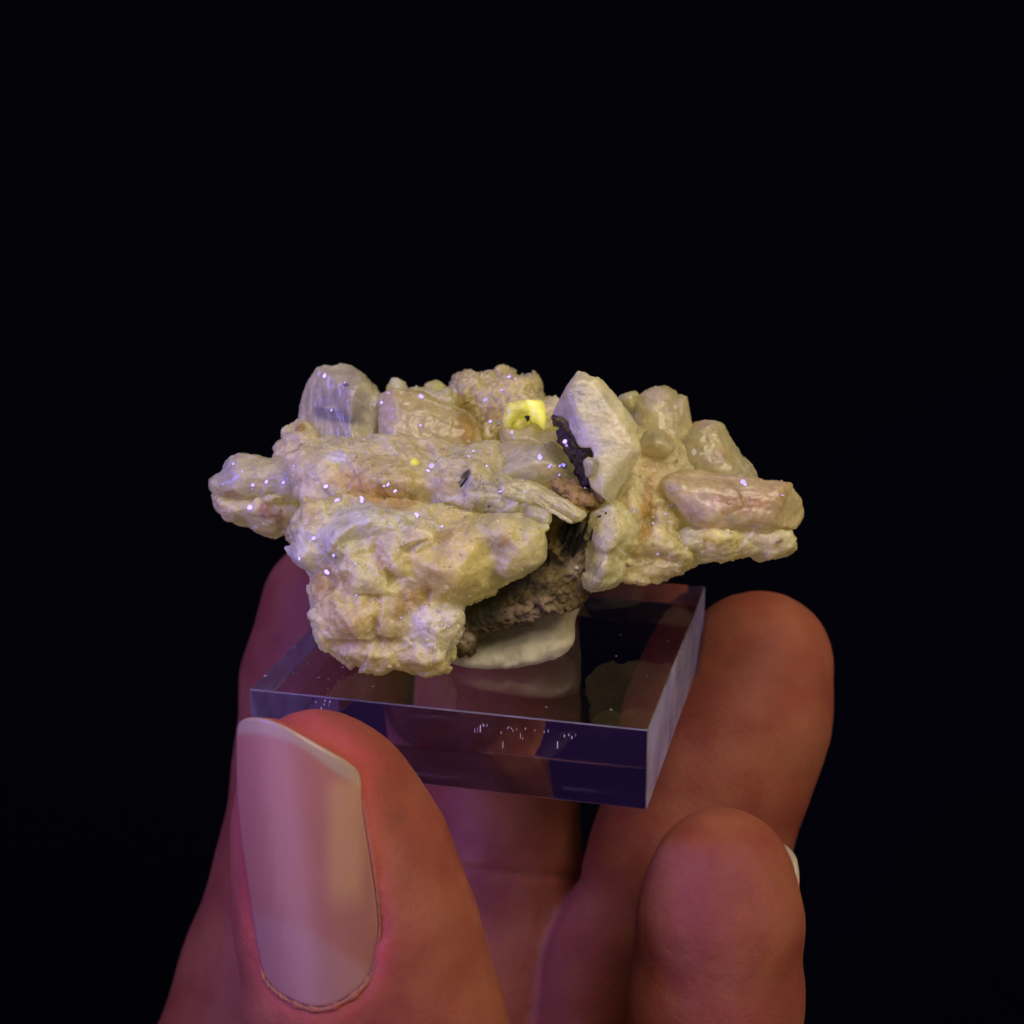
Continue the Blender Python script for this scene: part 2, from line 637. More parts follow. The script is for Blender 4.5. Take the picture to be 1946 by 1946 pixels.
def part(name, crop, pts, zf, T, r, c0, c1, mat='smooth', tilt=(0, 0), amp=0.10, freq=0.7, grain=0.0, gfreq=1.6,
         stria=None, planes=(), spots=(), steps=0.0, mixf=0.45, facet=None, ffreq=0.6, warp=0.3, stain=0.5, grow=0.0, blobs=(), bk=1.6, samp=0.13, druse=None, clip=False, glow=None, label=None, soft=1, parent=spec, h=H, shift=0.0):
    """One crystal or lump: outline at its own distance, rounded into a solid with real thickness.
    zf nearest distance, T half thickness, r edge rounding, tilt dz/dx and dz/dy of its facing plane."""
    zc = zf + T
    if facet is None:
        facet = 0.07 if mat == 'smooth' else 0.15
    P = np.array([px(u, t, zc)[:2] for u, t in pp(crop, pts)])
    if soft:
        P = chaikin(P, soft)
    cx, cy = P.mean(0)
    lo, hi = P.min(0) - 0.6 - grow, P.max(0) + 0.6 + grow
    ext = abs(tilt[0]) * (hi[0] - lo[0]) / 2 + abs(tilt[1]) * (hi[1] - lo[1]) / 2
    z0, z1 = zc - T - ext - 0.6, zc + T + ext + 0.6
    if blobs and not clip:
        for (bc, bp, bz, bT, br, bt, bcol, bg, *bs) in blobs:
            BP = np.array([px(u, t, bz + bT)[:2] for u, t in pp(bc, bp)])
            lo, hi = np.minimum(lo, BP.min(0) - 1.4), np.maximum(hi, BP.max(0) + 1.4)
            ex_ = abs(bt[0]) * np.ptp(BP[:, 0]) / 2 + abs(bt[1]) * np.ptp(BP[:, 1]) / 2
            z0 = min(z0, bz - ex_ - 1)
    X = np.arange(lo[0], hi[0], h)
    Y = np.arange(lo[1], hi[1], h)
    Z = np.arange(z0, z1, h)
    gx, gy = np.meshgrid(X, Y, indexing='ij')
    d2 = poly_sdf(P, gx, gy) - grow
    if soft == 0:                          # chipped, jagged outline
        d2 = d2 + 0.13 * fbm(np.stack([gx.ravel(), gy.ravel(), np.full(gx.size, zc)], 1) * 1.9 + 5, 3, .7).reshape(gx.shape)
    elif warp:
        d2 = d2 + warp * fbm(np.stack([gx.ravel(), gy.ravel(), np.full(gx.size, zc)], 1) * 0.6 + 5, 3).reshape(gx.shape)
    d2 = d2[:, :, None]
    pl = (zc + tilt[0] * (gx - cx) + tilt[1] * (gy - cy))[:, :, None]
    dz = np.abs(Z[None, None, :] - pl) / math.sqrt(1 + tilt[0] ** 2 + tilt[1] ** 2) - T
    r = min(r, T * 0.98)
    A, B = d2 + r, dz + r
    V = np.minimum(np.maximum(A, B), 0) + np.hypot(np.maximum(A, 0), np.maximum(B, 0)) - r
    bvals = []
    for (bc, bp, bz, bT, br, bt, bcol, bg, *bs) in blobs:     # lumps grown into this one with smooth joints, each its own mineral tint
        bzc = bz + bT
        BP = chaikin(np.array([px(u, t, bzc)[:2] for u, t in pp(bc, bp)]), 1)
        bx_, by_ = BP.mean(0)
        w2 = poly_sdf(BP, gx, gy) - bg + 0.35 * fbm(np.stack([gx.ravel(), gy.ravel(), np.full(gx.size, bzc)], 1) * 0.7, 3).reshape(gx.shape)
        wz = np.abs(Z[None, None, :] - (bzc + bt[0] * (gx - bx_) + bt[1] * (gy - by_))[:, :, None]) / math.sqrt(1 + bt[0] ** 2 + bt[1] ** 2) - bT
        A, B = w2[:, :, None] + br, wz + br
        W = np.minimum(np.maximum(A, B), 0) + np.hypot(np.maximum(A, 0), np.maximum(B, 0)) - br
        bvals.append((W, bcol, bs[0] if bs else 0.0))
        hk = np.clip(0.5 + 0.5 * (W - V) / bk, 0, 1)
        V = W * (1 - hk) + V * hk - bk * hk * (1 - hk)
    if blobs and clip:
        hk = np.clip(0.5 + 0.5 * (V - d2) / 0.8, 0, 1)
        V = d2 * (1 - hk) + V * hk + 0.8 * hk * (1 - hk)
    for (pu, pv, pz, n) in planes:         # flat facets: a pixel point, a distance, an outward normal in the view frame
        q = px(pu, pv, pz)
        n = np.array(n, float)
        n /= np.linalg.norm(n)
        D = (gx[:, :, None] - q[0]) * n[0] + (gy[:, :, None] - q[1]) * n[1] + (Z[None, None, :] - q[2]) * n[2]
        k = 0.25
        hh = np.clip(0.5 + 0.5 * (V - D) / k, 0, 1)
        V = D * (1 - hh) + V * hh + k * hh * (1 - hh)
    v, q = surface_nets(V, np.array([lo[0], lo[1], z0]), h)
    n = vnormals(v, q)
    ii = np.clip(((v - np.array([lo[0], lo[1], z0])) / h).round().astype(int), 0, np.array(V.shape) - 1)
    disp = amp * fbm(v * freq + 3.1, 4) + 0.06 * fbm(v * 2.6, 4, .7)
    if stria is not None:                  # growth lines along an axis
        s = np.array(stria, float)
        s /= np.linalg.norm(s)
        al = v @ s
        perp = v - al[:, None] * s
        disp = disp + samp * fbm(perp * 1.5 + 0.06 * al[:, None] * s + 5, 3, 0.6)
    if grain:
        d1, d2_, cid, vec = cells(v * gfreq + 0.35 * fbm(v * 1.3, 2)[:, None])
        cr = grain * ((0.55 - d1) + 0.5 * (cid / 255.0 - 0.5)) + 0.5 * grain * (GRAD[(cid * 7) & 255] * vec).sum(1)
        e1, _, ci2, ve2 = cells(v * gfreq * 2.4 + 9)
        cr = cr + grain * 0.4 * (0.5 - e1) + 0.45 * grain * (GRAD[(ci2 * 5) & 255] * ve2).sum(1)
        disp = disp + cr
    if facet:                              # broken crystalline surface: patches of flat little faces
        for fq, am in ((0.55, 1.0), (1.25, 0.7), (2.7, 0.5)):
            _, _, cid, vec = cells(v * fq * ffreq + 21)
            disp = disp + facet * am * (GRAD[(cid * 3) & 255] * vec).sum(1) / (fq * ffreq)
    if steps:                              # stepped growth faces
        a_ = fbm(v * 0.45 + 8, 3) * 3
        disp = disp + steps * (np.round(a_) - a_ * 0.5) * 0.5
    for W, _, sm in bvals:                 # some lumps are smooth skinned
        if sm:
            disp = disp * (1 - sm * (1 - smoothstep(-0.3, 0.8, W[ii[:, 0], ii[:, 1], ii[:, 2]])))
    v2 = v + n * disp[:, None]
    zbuf_add(v2)
    mixv = smoothstep(0.5 - 0.35, 0.5 + 0.35, 0.5 + mixf * fbm(v * 0.38 + 40, 4) * 1.6 + (mixf - .45))
    C = c0 * (1 - mixv)[:, None] + c1 * mixv[:, None]
    for W, bcol, _ in bvals:
        k = 0.85 * (1 - smoothstep(-0.2, 1.3, W[ii[:, 0], ii[:, 1], ii[:, 2]] + 0.7 * fbm(v * 0.8 + 33, 3)))
        C = C * (1 - k)[:, None] + np.asarray(bcol) * k[:, None]
    C = C * (1 + 0.10 * fbm(v * 1.7 + 11, 3))[:, None]
    if grain and stain:                    # iron stain gathered in the joints between grains
        k = stain * smoothstep(0.02, -0.30, cr / grain) * smoothstep(-.25, .35, fbm(v * .33 + 90, 3))
        C = C * (1 - k)[:, None] + OCHRE * k[:, None]
    C = (C * 0.72 + 0.28 * C.mean(1)[:, None] * np.array([1.08, 1.02, 0.80])) * TONE
    if mat in ('smooth', 'grainy'):
        C = C * 0.84 + 0.16 * lin(238, 230, 192)
    uu = v2[:, 0] / v2[:, 2] * F + CPX
    tt = v2[:, 1] / v2[:, 2] * F + CPX
    gl = np.zeros(len(v)) if mat == 'glow' else None
    if gl is not None:
        gl += glow * np.clip(0.85 + 0.9 * fbm(v * 1.1 + 2, 3), 0.25, 1.6)
    for (su, sv, rx, ry, ang, cc, st) in spots:      # mineral stains and zones
        ca, sa = math.cos(math.radians(ang)), math.sin(math.radians(ang))
        du, dv = uu - su, tt - sv
        e = np.hypot((du * ca + dv * sa) / rx, (-du * sa + dv * ca) / ry) + 0.45 * fbm(v * 0.9 + 70, 4)
        k = st * (1 - smoothstep(0.55, 1.15, e))
        C = C * (1 - k)[:, None] + np.asarray(cc) * k[:, None]
    dw = {'smooth': 0.08, 'grainy': 0.5}.get(mat, 0.0) if druse is None else druse
    if parent is spec and dw > 0:
        SURF.append((v2, n, C, np.full(len(v2), dw)))
    o = make_mesh(name, v2, q, MAT[mat], parent, SPEC_ORG if parent is spec else None, C, gl)
    if label:
        o['label'] = label
    return o


# ------------------------------------------------------------------ the mineral: left side
part('crystal', 'a', [(850, 560), (880, 380), (960, 230), (1020, 120), (1100, 82), (1160, 85), (1230, 65), (1330, 90), (1430, 150), (1500, 240),
     (1580, 360), (1590, 600), (1560, 900), (1050, 950), (920, 640)], 131, 5.2, 2.2, GREY * 1.08, PALE, tilt=(0.05, -0.22), amp=0.10, freq=0.5, stria=(.05, 1, 0), samp=.08,
     planes=[(650, 780, 131.3, (-.62, -.05, -.78)), (684, 780, 131.3, (.66, -.08, -.75)), (655, 722, 131.9, (0, -.8, -.6))],
     spots=[(640, 790, 60, 14, 12, GREY * .35, .75), (655, 732, 9, 4, 0, DARK, .9), (650, 765, 60, 45, 0, GREY * .8, .55), (717, 835, 10, 50, 0, BROWN, .7)],
     label='tall rounded pale crystal with a dark band')
part('crystal', 'a', [(740, 660), (800, 640), (850, 590), (920, 555), (1040, 700), (1120, 860), (1060, 1010), (900, 1010), (700, 960), (620, 890), (665, 840),
     (670, 790), (735, 740)], 131, 4.0, 2.2, PALE, PINK, 'grainy', tilt=(-0.1, -0.4), grain=0.12, gfreq=1.0, soft=0,
     spots=[(572, 812, 12, 10, 0, OCHRE * .7, .8)])
part('crystal', 'a', [(80, 1110), (110, 1070), (180, 1035), (255, 915), (330, 862), (410, 885), (620, 900), (800, 880), (1000, 900), (1080, 1000),
     (1060, 1150), (940, 1290), (760, 1310), (600, 1250), (300, 1290), (130, 1230), (85, 1180)], 127.5, 4.4, 2.6, PALE, LILAC, tilt=(-0.12, -0.25),
     amp=0.18, stria=(1, -0.1, 0.2), spots=[(430, 900, 30, 28, 0, GREY, .6), (590, 935, 22, 30, 20, lin(120, 112, 130), .7), (582, 950, 10, 5, -15, DARK, .9),
     (440, 940, 25, 9, 5, lin(150, 110, 100), .7)], label='blunt translucent crystal arm')
part('crystal', 'a', [(90, 1215), (140, 1330), (185, 1400), (210, 1440), (300, 1490), (375, 1495), (400, 1485), (480, 1548), (570, 1580), (650, 1588), (720, 1550), (900, 1450),
     (960, 1330), (800, 1250), (600, 1230), (300, 1240)], 128.5, 3.6, 2.0, PINK, PALE, 'grainy', tilt=(-0.1, 0.35), grain=0.10, gfreq=1.1, soft=0,
     spots=[(505, 970, 22, 16, 20, lin(150, 96, 66), .7), (530, 985, 10, 26, 0, lin(140, 88, 62), .6)])
part('crystal', 'a', [(560, 1240), (620, 1215), (700, 1210), (740, 1240), (700, 1290), (600, 1290)], 127, 1.6, 0.8, CREAM, TAN, 'grainy', grain=0.2, gfreq=1.6)
# brown granules under the arm
for pts, zf, cc in (([(730, 1560), (760, 1500), (850, 1480), (900, 1530), (880, 1620), (800, 1650), (750, 1620)], 124.8, TAN),
                    ([(880, 1470), (940, 1435), (1010, 1450), (1000, 1530), (920, 1550)], 125, OCHRE * .8),
                    ([(990, 1450), (1080, 1440), (1075, 1520), (1010, 1540)], 124.6, TAN * .8)):
    part('granule', 'a', pts, zf, 2.2, 1.2, cc, BROWN, 'grainy', amp=0.2, freq=1.1, grain=0.18, gfreq=1.5, soft=0)
# ------------------------------------------------------------------ top and middle
part('crystal', 'b', [(115, 480), (150, 340), (240, 295), (400, 300), (520, 340), (700, 430), (900, 500), (960, 570), (1000, 700), (1000, 850), (760, 900), (400, 900),
     (150, 880), (110, 640)], 130, 5.0, 2.0, PINK, TAN * 1.08, tilt=(0.12, -0.3), amp=0.14, stria=(1, 0.35, 0), label='blocky peach crystal',
     spots=[(735, 800, 30, 60, 0, PALE, .6), (885, 815, 22, 44, -10, OCHRE * .8, .75)])
part('crystal', 'b', [(170, 340), (195, 240), (230, 198), (300, 205), (345, 240), (370, 300), (340, 360), (200, 370)], 136, 2.6, 1.6, LILAC, WHITE, amp=0.1)
part('crystal', 'b', [(500, 300), (500, 250), (560, 205), (640, 195), (685, 240), (700, 300), (680, 380), (520, 380)], 138, 2.6, 1.8, lin(216, 206, 140), CREAM)
part('crystal', 'b', [(330, 330), (400, 275), (520, 262), (640, 290), (760, 280), (800, 420), (700, 480), (500, 400)], 134, 3, 1.6, lin(176, 168, 130), PALE, 'grainy', tilt=(0, -.5), grain=.15)
part('crystal', 'b', [(700, 430), (740, 270), (770, 215), (790, 165), (840, 165), (875, 140), (910, 162), (1000, 155), (1080, 150), (1140, 162), (1150, 125), (1190, 112), (1230, 128), (1290, 122),
     (1350, 160), (1390, 172), (1410, 152), (1470, 150), (1500, 185), (1530, 212), (1520, 370), (1560, 405), (1690, 408), (1740, 520), (1760, 760), (1400, 900),
     (1050, 860), (960, 700), (900, 520)], 137, 5.5, 2.4, PINK * .92, TAN * .95, 'grainy', tilt=(0, -0.35), amp=0.22, grain=0.34, gfreq=0.95, soft=0,
     spots=[(855, 770, 30, 22, 0, OCHRE, .55), (930, 800, 26, 34, 0, OCHRE * .8, .6)], label='druse of small pinkish crystals')
part('crystal', 'b', [(1030, 600), (1110, 560), (1190, 590), (1180, 700), (1120, 800), (1020, 830), (1010, 760)], 131.5, 3, 1.8, PINK, TAN, 'grainy', grain=.2, gfreq=1.2)
# the glowing crystal, a broken prism whose dark hollow is a painted black lump
part('glowing_crystal', 'b', [(1205, 560), (1225, 450), (1260, 402), (1330, 400), (1400, 385), (1440, 420), (1445, 500), (1400, 520), (1330, 530), (1290, 575), (1270, 630), (1220, 640)],
     130.2, 2.2, 1.1, lin(214, 204, 130), lin(226, 214, 110), 'glow', glow=0.2, amp=0.04, facet=.03, soft=0, label='pale yellow glowing crystal rim')
part('glowing_crystal', 'b', [(1400, 400), (1420, 385), (1480, 390), (1550, 395), (1575, 450), (1585, 560), (1580, 660), (1520, 600), (1450, 545), (1445, 500), (1420, 440)],
     130, 2.4, 0.7, lin(224, 210, 70), lin(236, 224, 90), 'glow', glow=0.40, amp=0.03, facet=.03, soft=0, tilt=(0.25, 0.0),
     planes=[(1029, 790, 130.3, (-.3, 0, -1)), (1031, 785, 130.4, (.55, -.15, -1))], label='bright yellow glowing facet')
part('glowing_crystal', 'b', [(1285, 600), (1310, 545), (1370, 525), (1420, 540), (1440, 570), (1425, 620), (1350, 655), (1290, 640)],
     130.6, 1.6, 1.4, lin(210, 192, 60), lin(200, 180, 60), 'glow', glow=0.22, amp=0.03, facet=.03, label='yellow dome inside the broken crystal')
part('crystal', 'b', [(1180, 560), (1260, 560), (1300, 640), (1440, 575), (1600, 660), (1700, 600), (1740, 760), (1740, 900), (1500, 900), (1200, 800)], 130.5, 3.2, 2.0,
     lin(206, 194, 128), PINK, tilt=(0.05, -0.4), amp=.12)
part('hollow', 'b', [(1395, 522), (1440, 522), (1448, 552), (1425, 575), (1412, 545)], 129.75, 0.7, 0.2, DARK * .5, DARK * .4, 'dull', amp=.02, soft=0, h=.08, facet=.0, label='black lump standing in for the shaded hole in the glowing crystal')  # solid piece, its black colour stands in for shade inside the hole
part('glowing_crystal', 'b', [(365, 940), (385, 900), (430, 905), (480, 940), (450, 970), (400, 980)], 123.4, 0.9, 0.6, lin(224, 208, 60), lin(214, 196, 50), 'glow', glow=0.36,
     amp=0.05, h=0.1, label='small yellow glowing grain')
part('crystal', 'b', [(950, 900), (1050, 860), (1110, 800), (1200, 750), (1330, 735), (1450, 745), (1650, 765), (1750, 850), (1830, 960), (1900, 1080), (1900, 1150), (1620, 1160),
     (1300, 1180), (1000, 1100)], 124.5, 4.6, 3.0, LILAC * .86, PINK, tilt=(0.15, -0.3), amp=0.18, stria=(0.7, 0.7, 0), steps=.05,
     planes=[(1000, 845, 127.0, (-.35, -.9, -.55))], label='greyish lilac crystal')
# slab of long parallel growth, with a few blades standing out of it
part('blade_crystal', 'b', [(1180, 1160), (1260, 1110), (1420, 1110), (1660, 1205), (1940, 1395), (1900, 1450), (1840, 1470), (1700, 1400), (1560, 1330), (1330, 1280), (1200, 1230)], 120.9, 2.2, 0.5, PALE, CREAM, amp=0.06,
     stria=(1, .56, .05), samp=.42, soft=0, tilt=(0.12, -0.5), facet=.02, warp=.05)
for (cu, cv, L, wd_, ang, z_) in ((1062, 962, 42, 3.6, 31, 120.0), (1050, 972, 46, 3.0, 30, 119.9), (1040, 948, 60, 3.2, 32, 120.5), (1078, 968, 26, 3.0, 34, 119.8), (1010, 945, 40, 3.0, 28, 120.4)):
    ca, sa = math.cos(math.radians(ang)), math.sin(math.radians(ang))
    loc_ = [(-L, -wd_ * .6), (0, -wd_), (L * .85, -wd_ * .9), (L, -wd_ * .2), (L * .92, wd_ * .8), (0, wd_), (-L * .95, wd_ * .4)]
    part('blade_crystal', 'p', [(cu + x * ca - y * sa, cv + x * sa + y * ca) for x, y in loc_], z_ + .25, 0.9, 0.15, PALE, CREAM, amp=0.02, stria=(ca, sa, .05), soft=0, tilt=(0.12, -0.5), facet=.01, warp=.02, h=.12)

UPPER = [
    ('a', [(1040, 860), (1300, 845), (1560, 835), (1800, 850), (1900, 1000), (1700, 1200), (1300, 1250), (1050, 1200), (980, 1050)], 123.6, 5, 4, (0.0, -0.5), PALE, .5),
    ('b', [(500, 1000), (700, 900), (950, 880), (1080, 960), (1150, 1100), (1050, 1250), (760, 1320), (560, 1250)], 121.6, 5, 4, (0.04, -0.45), PALE * .95, .4),
    ('b', [(860, 1180), (1050, 1110), (1180, 1100), (1320, 1160), (1480, 1240), (1560, 1340), (1300, 1400), (1000, 1360), (860, 1290)], 121.0, 4, 3, (0.08, -0.4), GREY * 1.05, .4),
    ('b', [(0, 1000), (200, 960), (420, 990), (500, 1120), (420, 1240), (150, 1240), (-40, 1150)], 121.4, 4, 3.4, (0, -.45), TAN, .4)]
# rock that the crystals grow on, seen in the gaps between them
part('matrix', 'p', [(560, 855), (700, 835), (900, 850), (1040, 850), (1070, 900), (1040, 950), (1000, 1000), (900, 1060), (620, 1010), (585, 940)], 125.0, 8, 3, PALE, PINK, 'grainy',
     tilt=(0.12, -0.42), amp=.3, freq=.45, grain=.13, gfreq=.8, facet=.17, blobs=UPPER, bk=1.5, label='pale crystalline rock between the crystals',
     spots=[(735, 940, 60, 20, 10, OCHRE, .6), (880, 910, 24, 16, 0, GREY * .7, .5), (665, 915, 50, 22, 10, OCHRE, .6), (640, 868, 24, 14, 0, cool(196, 192, 194), .6), (884, 905, 7, 22, 35, DARK * 1.5, .85), (930, 962, 5, 4, 0, DARK, .9), (925, 925, 60, 14, 10, GREY * .75, .5)])

# ------------------------------------------------------------------ main pale mass, front left
MAIN = [(592, 945), (680, 930), (800, 945), (900, 960), (1000, 965), (1040, 980), (1048, 1000), (1032, 1012), (1040, 1030), (1040, 1060), (1020, 1078), (985, 1092), (950, 1118), (915, 1138), (890, 1152),
        (884, 1185), (874, 1210), (862, 1228), (862, 1246), (855, 1262), (836, 1274), (812, 1281), (795, 1277), (775, 1266), (758, 1254), (745, 1264), (734, 1270),
        (718, 1264), (700, 1273), (672, 1254), (645, 1240), (618, 1228), (604, 1206), (600, 1185), (603, 1168), (588, 1162), (600, 1150), (596, 1122), (600, 1100), (593, 1082), (572, 1068), (556, 1046),
        (556, 1018), (548, 1004), (575, 965), (588, 925)]
LUMPS = [
    ('d', [(400, 480), (480, 320), (620, 230), (780, 170), (850, 190), (1010, 250), (1100, 330), (1080, 420), (880, 440), (740, 420), (600, 480), (520, 560), (430, 580)], 117.2, 3.0, 2.6, (0.05, -0.35), cool(190, 192, 204), .3, .6),
    ('d', [(85, 620), (110, 540), (180, 460), (260, 400), (350, 450), (380, 540), (340, 660), (240, 740), (130, 690)], 118.4, 3.2, 2.6, (-.15, -.2), cool(190, 190, 204), .2, .6),
    ('d', [(850, 450), (1100, 400), (1330, 380), (1400, 470), (1240, 520), (1150, 600), (1130, 780), (960, 760), (840, 620)], 117.0, 2.8, 2.4, (0, -.3), PALE, .3),
    ('d', [(480, 560), (600, 470), (760, 480), (870, 640), (960, 780), (940, 960), (760, 1010), (600, 960), (500, 800)], 117.2, 3.0, 2.8, (0, -.1), lin(206, 194, 160), .4),
    ('d', [(450, 980), (640, 960), (900, 1000), (980, 1100), (860, 1240), (800, 1400), (640, 1430), (480, 1350), (400, 1180)], 117.0, 3.2, 2.8, (0, .1), TAN * 1.1, .3),
    ('d', [(830, 1180), (900, 1080), (1040, 960), (1120, 1080), (1180, 1260), (1080, 1350), (960, 1390), (850, 1330)], 117.8, 2.4, 2.0, (0, 0), TAN, .2),
    ('d', [(640, 1420), (800, 1360), (1000, 1400), (1120, 1470), (1060, 1600), (930, 1640), (840, 1630), (760, 1655), (640, 1580), (520, 1500)], 118.0, 3.0, 2.4, (0, .4), PINK, .3),
    ('d', [(1040, 1500), (1180, 1430), (1400, 1440), (1540, 1500), (1520, 1590), (1420, 1660), (1300, 1700), (1180, 1650), (1080, 1590)], 117.8, 3.0, 2.4, (0, .35), TAN * 1.15, .3),
    ('d', [(275, 900), (300, 830), (400, 800), (470, 880), (480, 1040), (380, 1100), (300, 1060), (272, 980)], 118.6, 2.6, 2.0, (-.2, 0), TAN, .2),
    ('d', [(1140, 620), (1230, 530), (1380, 500), (1530, 340), (1720, 260), (1880, 290), (1990, 420), (2010, 600), (1960, 800), (1850, 930), (1700, 1000), (1500, 1010), (1330, 940), (1190, 800)], 116.6, 4.2, 3.9,
     (0.14, 0.02), lin(224, 198, 104), .1, .85),
    ('e', [(560, 200), (700, 130), (900, 120), (1080, 170), (1190, 190), (1160, 225), (1170, 300), (1150, 400), (1150, 480), (1060, 530), (930, 570), (850, 610), (780, 640), (720, 620), (700, 430)], 117.3, 3.4, 2.4,
     (0.16, -0.08), lin(206, 192, 152), .2, .6),
    ('d', [(1180, 1180), (1280, 1100), (1450, 1090), (1640, 1100), (1690, 1180), (1640, 1330), (1560, 1480), (1350, 1500), (1230, 1380)], 117.4, 3.0, 2.4, (.12, .1), WHITE * .95, .1),
    ('d', [(225, 1130), (330, 1085), (440, 1140), (450, 1280), (420, 1440), (350, 1400), (300, 1300), (270, 1200)], 118.4, 2.6, 2.0, (-.2, .1), CREAM, .2)]
part('crystal_mass', 'p', MAIN, 118.4, 7.5, 4.5, CREAM, TAN, 'grainy', tilt=(0.05, -0.12), amp=0.22, freq=0.5, grain=0.10, gfreq=0.8, soft=0, warp=0, facet=.17, stria=(.5, 1, .2), samp=.12, blobs=LUMPS, bk=0.8, clip=True,
     spots=[(618, 1105, 26, 40, 0, OCHRE, 0.53), (770, 1145, 22, 46, 15, OCHRE * .8, 0.65), (803, 1132, 24, 26, 0, OCHRE * .75, 0.65), (715, 1190, 10, 22, 0, OCHRE * .7, 0.62), (735, 1212, 18, 12, 0, OCHRE * .8, 0.53),
            (740, 950, 60, 20, 10, OCHRE, 0.58), (690, 940, 40, 12, 8, OCHRE, 0.53), (665, 1200, 34, 36, 0, TAN * .85, 0.53), (655, 1098, 18, 18, 0, OCHRE * .7, 0.53), (630, 1118, 9, 9, 0, BROWN, 0.62),
            (785, 1040, 30, 6, -28, BROWN, 0.53), (725, 1075, 10, 30, -25, OCHRE, 0.53), (962, 1030, 16, 10, 30, OCHRE, 0.53), (845, 1020, 24, 12, -20, OCHRE, 0.44), (900, 1160, 30, 14, -30, GREY * .8, 0.44), (800, 1180, 20, 30, 0, WHITE, 0.44)],
     label='lumpy cream mass of intergrown crystals')
part('crystal', 'e', [(1000, 0), (1100, 20), (1190, 60), (1205, 150), (1160, 215), (1060, 190), (950, 100)], 119.4, 2.6, 1.6, LILAC * .9, PALE, amp=.1)

# ------------------------------------------------------------------ dark earthy matrix under and between
part('matrix', 'e', [(430, 930), (560, 900), (760, 730), (870, 600), (1100, 500), (1150, 60), (1250, -60), (1500, -80), (1560, 100), (1560, 560), (1500, 720), (1470, 800), (1440, 900), (1300, 960),
     (1160, 980), (1040, 1070), (860, 1060), (700, 1100), (600, 1110), (520, 1220), (470, 1330), (400, 1320), (300, 1250), (350, 1200), (370, 1100)],
     123.6, 6.0, 2.0, lin(122, 100, 56), lin(88, 72, 40), 'dull', tilt=(0.05, 0.12), amp=0.6, freq=0.6, grain=0.34, gfreq=1.5, soft=0, stria=(1, -.45, 0), samp=.3,
     spots=[(1085, 1020, 30, 40, 0, DARK * .5, .95), (915, 1165, 44, 34, -35, lin(52, 52, 34), .9), (950, 1130, 50, 22, -38, DARK * 1.3, .7), (1030, 1120, 70, 14, 20, DARK * 1.2, .6),
            (1100, 960, 40, 24, 0, OCHRE, .8), (1060, 1180, 60, 18, 0, lin(160, 146, 128), .7), (1010, 1160, 60, 24, -10, lin(150, 130, 110), .6), (1100, 1075, 30, 30, 0, lin(150, 132, 112), .7),
            (885, 1215, 20, 14, 0, lin(170, 150, 124), .9)], label='dark brown and olive earthy matrix')
part('matrix', 'g', [(440, 260), (600, 230), (820, 280), (900, 330), (1040, 320), (1060, 420), (980, 520), (880, 560), (740, 600), (560, 420)], 122.5, 3, 1.0, OCHRE, lin(150, 112, 52), 'dull',
     tilt=(.1, -.3), amp=.4, freq=.8, grain=.5, gfreq=1.2, soft=0, label='ochre crumbly matrix')

# black needles in the hollow
def prism_between(p, q, r, k=5):
    p, q = np.asarray(p, float), np.asarray(q, float)
    d = (q - p) / np.linalg.norm(q - p)
    s = np.cross(d, (0.3, 0.2, 0.93))
    s /= np.linalg.norm(s)
    t = np.cross(d, s)
    vv = []
    for c, rr in ((p, r), (q, r * .8)):
        for j in range(k):
            a = 6.2832 * j / k
            vv.append(c + rr * (math.cos(a) * s + math.sin(a) * t))
    vv += [p - d * r * .3, q + d * r * .6]
    ff = []
    for j in range(k):
        j2 = (j + 1) % k
        ff += [(j, j2, k + j2), (j, k + j2, k + j), (2 * k, j2, j), (2 * k + 1, k + j, k + j2)]
    return vv, ff


for k in range(9):
    u, t = 1083 + rng.normal() * 13, 1020 + rng.normal() * 16
    L = 10 + 14 * rng.random()
    ang = math.radians(68 + rng.normal() * 9)
    z = 122.3 + rng.random() * .7
    p0, p1 = px(u - L * math.cos(ang), t + L * math.sin(ang), z), px(u + L * math.cos(ang), t - L * math.sin(ang), z - .2)
    vv, ff = prism_between(p0, p1, 0.09 + .09 * rng.random())
    make_mesh('needle', vv, ff, MAT['black'], spec, SPEC_ORG, smooth=False)
for (u0, v0, u1, v1, z) in ((1122, 1028, 1126, 1006, 119.4), (875, 925, 888, 908, 120.4), (1136, 983, 1142, 980, 118.9), (1150, 977, 1152, 974, 119)):
    vv, ff = prism_between(px(u0, v0, z), px(u1, v1, z), 0.10)
    make_mesh('needle', vv, ff, MAT['black'], spec, SPEC_ORG, smooth=False)

# ------------------------------------------------------------------ white blade and its dark crust
part('crystal', 'h', [(55, 650), (120, 560), (165, 470), (210, 380), (310, 210), (390, 120), (490, 130), (540, 180), (600, 222), (650, 200), (700, 240), (820, 370), (930, 500), (1060, 650), (1190, 870), (1165, 985),
     (1215, 1150), (1100, 1380), (1000, 1560), (850, 1800), (820, 1860), (700, 1760), (560, 1640), (500, 1350), (590, 1230), (560, 1120), (430, 1120), (310, 960), (240, 760), (150, 740)],
     120.4, 3.6, 0.25, WHITE, CREAM, tilt=(0.04, -0.10), amp=0.03, freq=.5, soft=0, facet=.015, warp=0, druse=.05,
     planes=[(1120, 830, 120.9, (0.04, -0.12, -1)), (1094, 775, 120.85, (-0.80, 0.24, -0.56)), (1172, 800, 120.9, (0.60, -.45, -0.66)), (1196, 880, 121.2, (0.6, .42, -.68)), (1110, 722, 121.4, (.05, -.75, -.66))],
     spots=[(1075, 760, 34, 50, 25, GREY, .75), (1070, 800, 30, 30, 0, GREY * .9, .6), (1128, 885, 13, 16, 20, GREY * .62, .85), (1110, 830, 30, 50, -35, LILAC, .6), (1075, 735, 16, 24, 0, lin(186, 168, 140), .6)],
     label='large white rhombic blade')
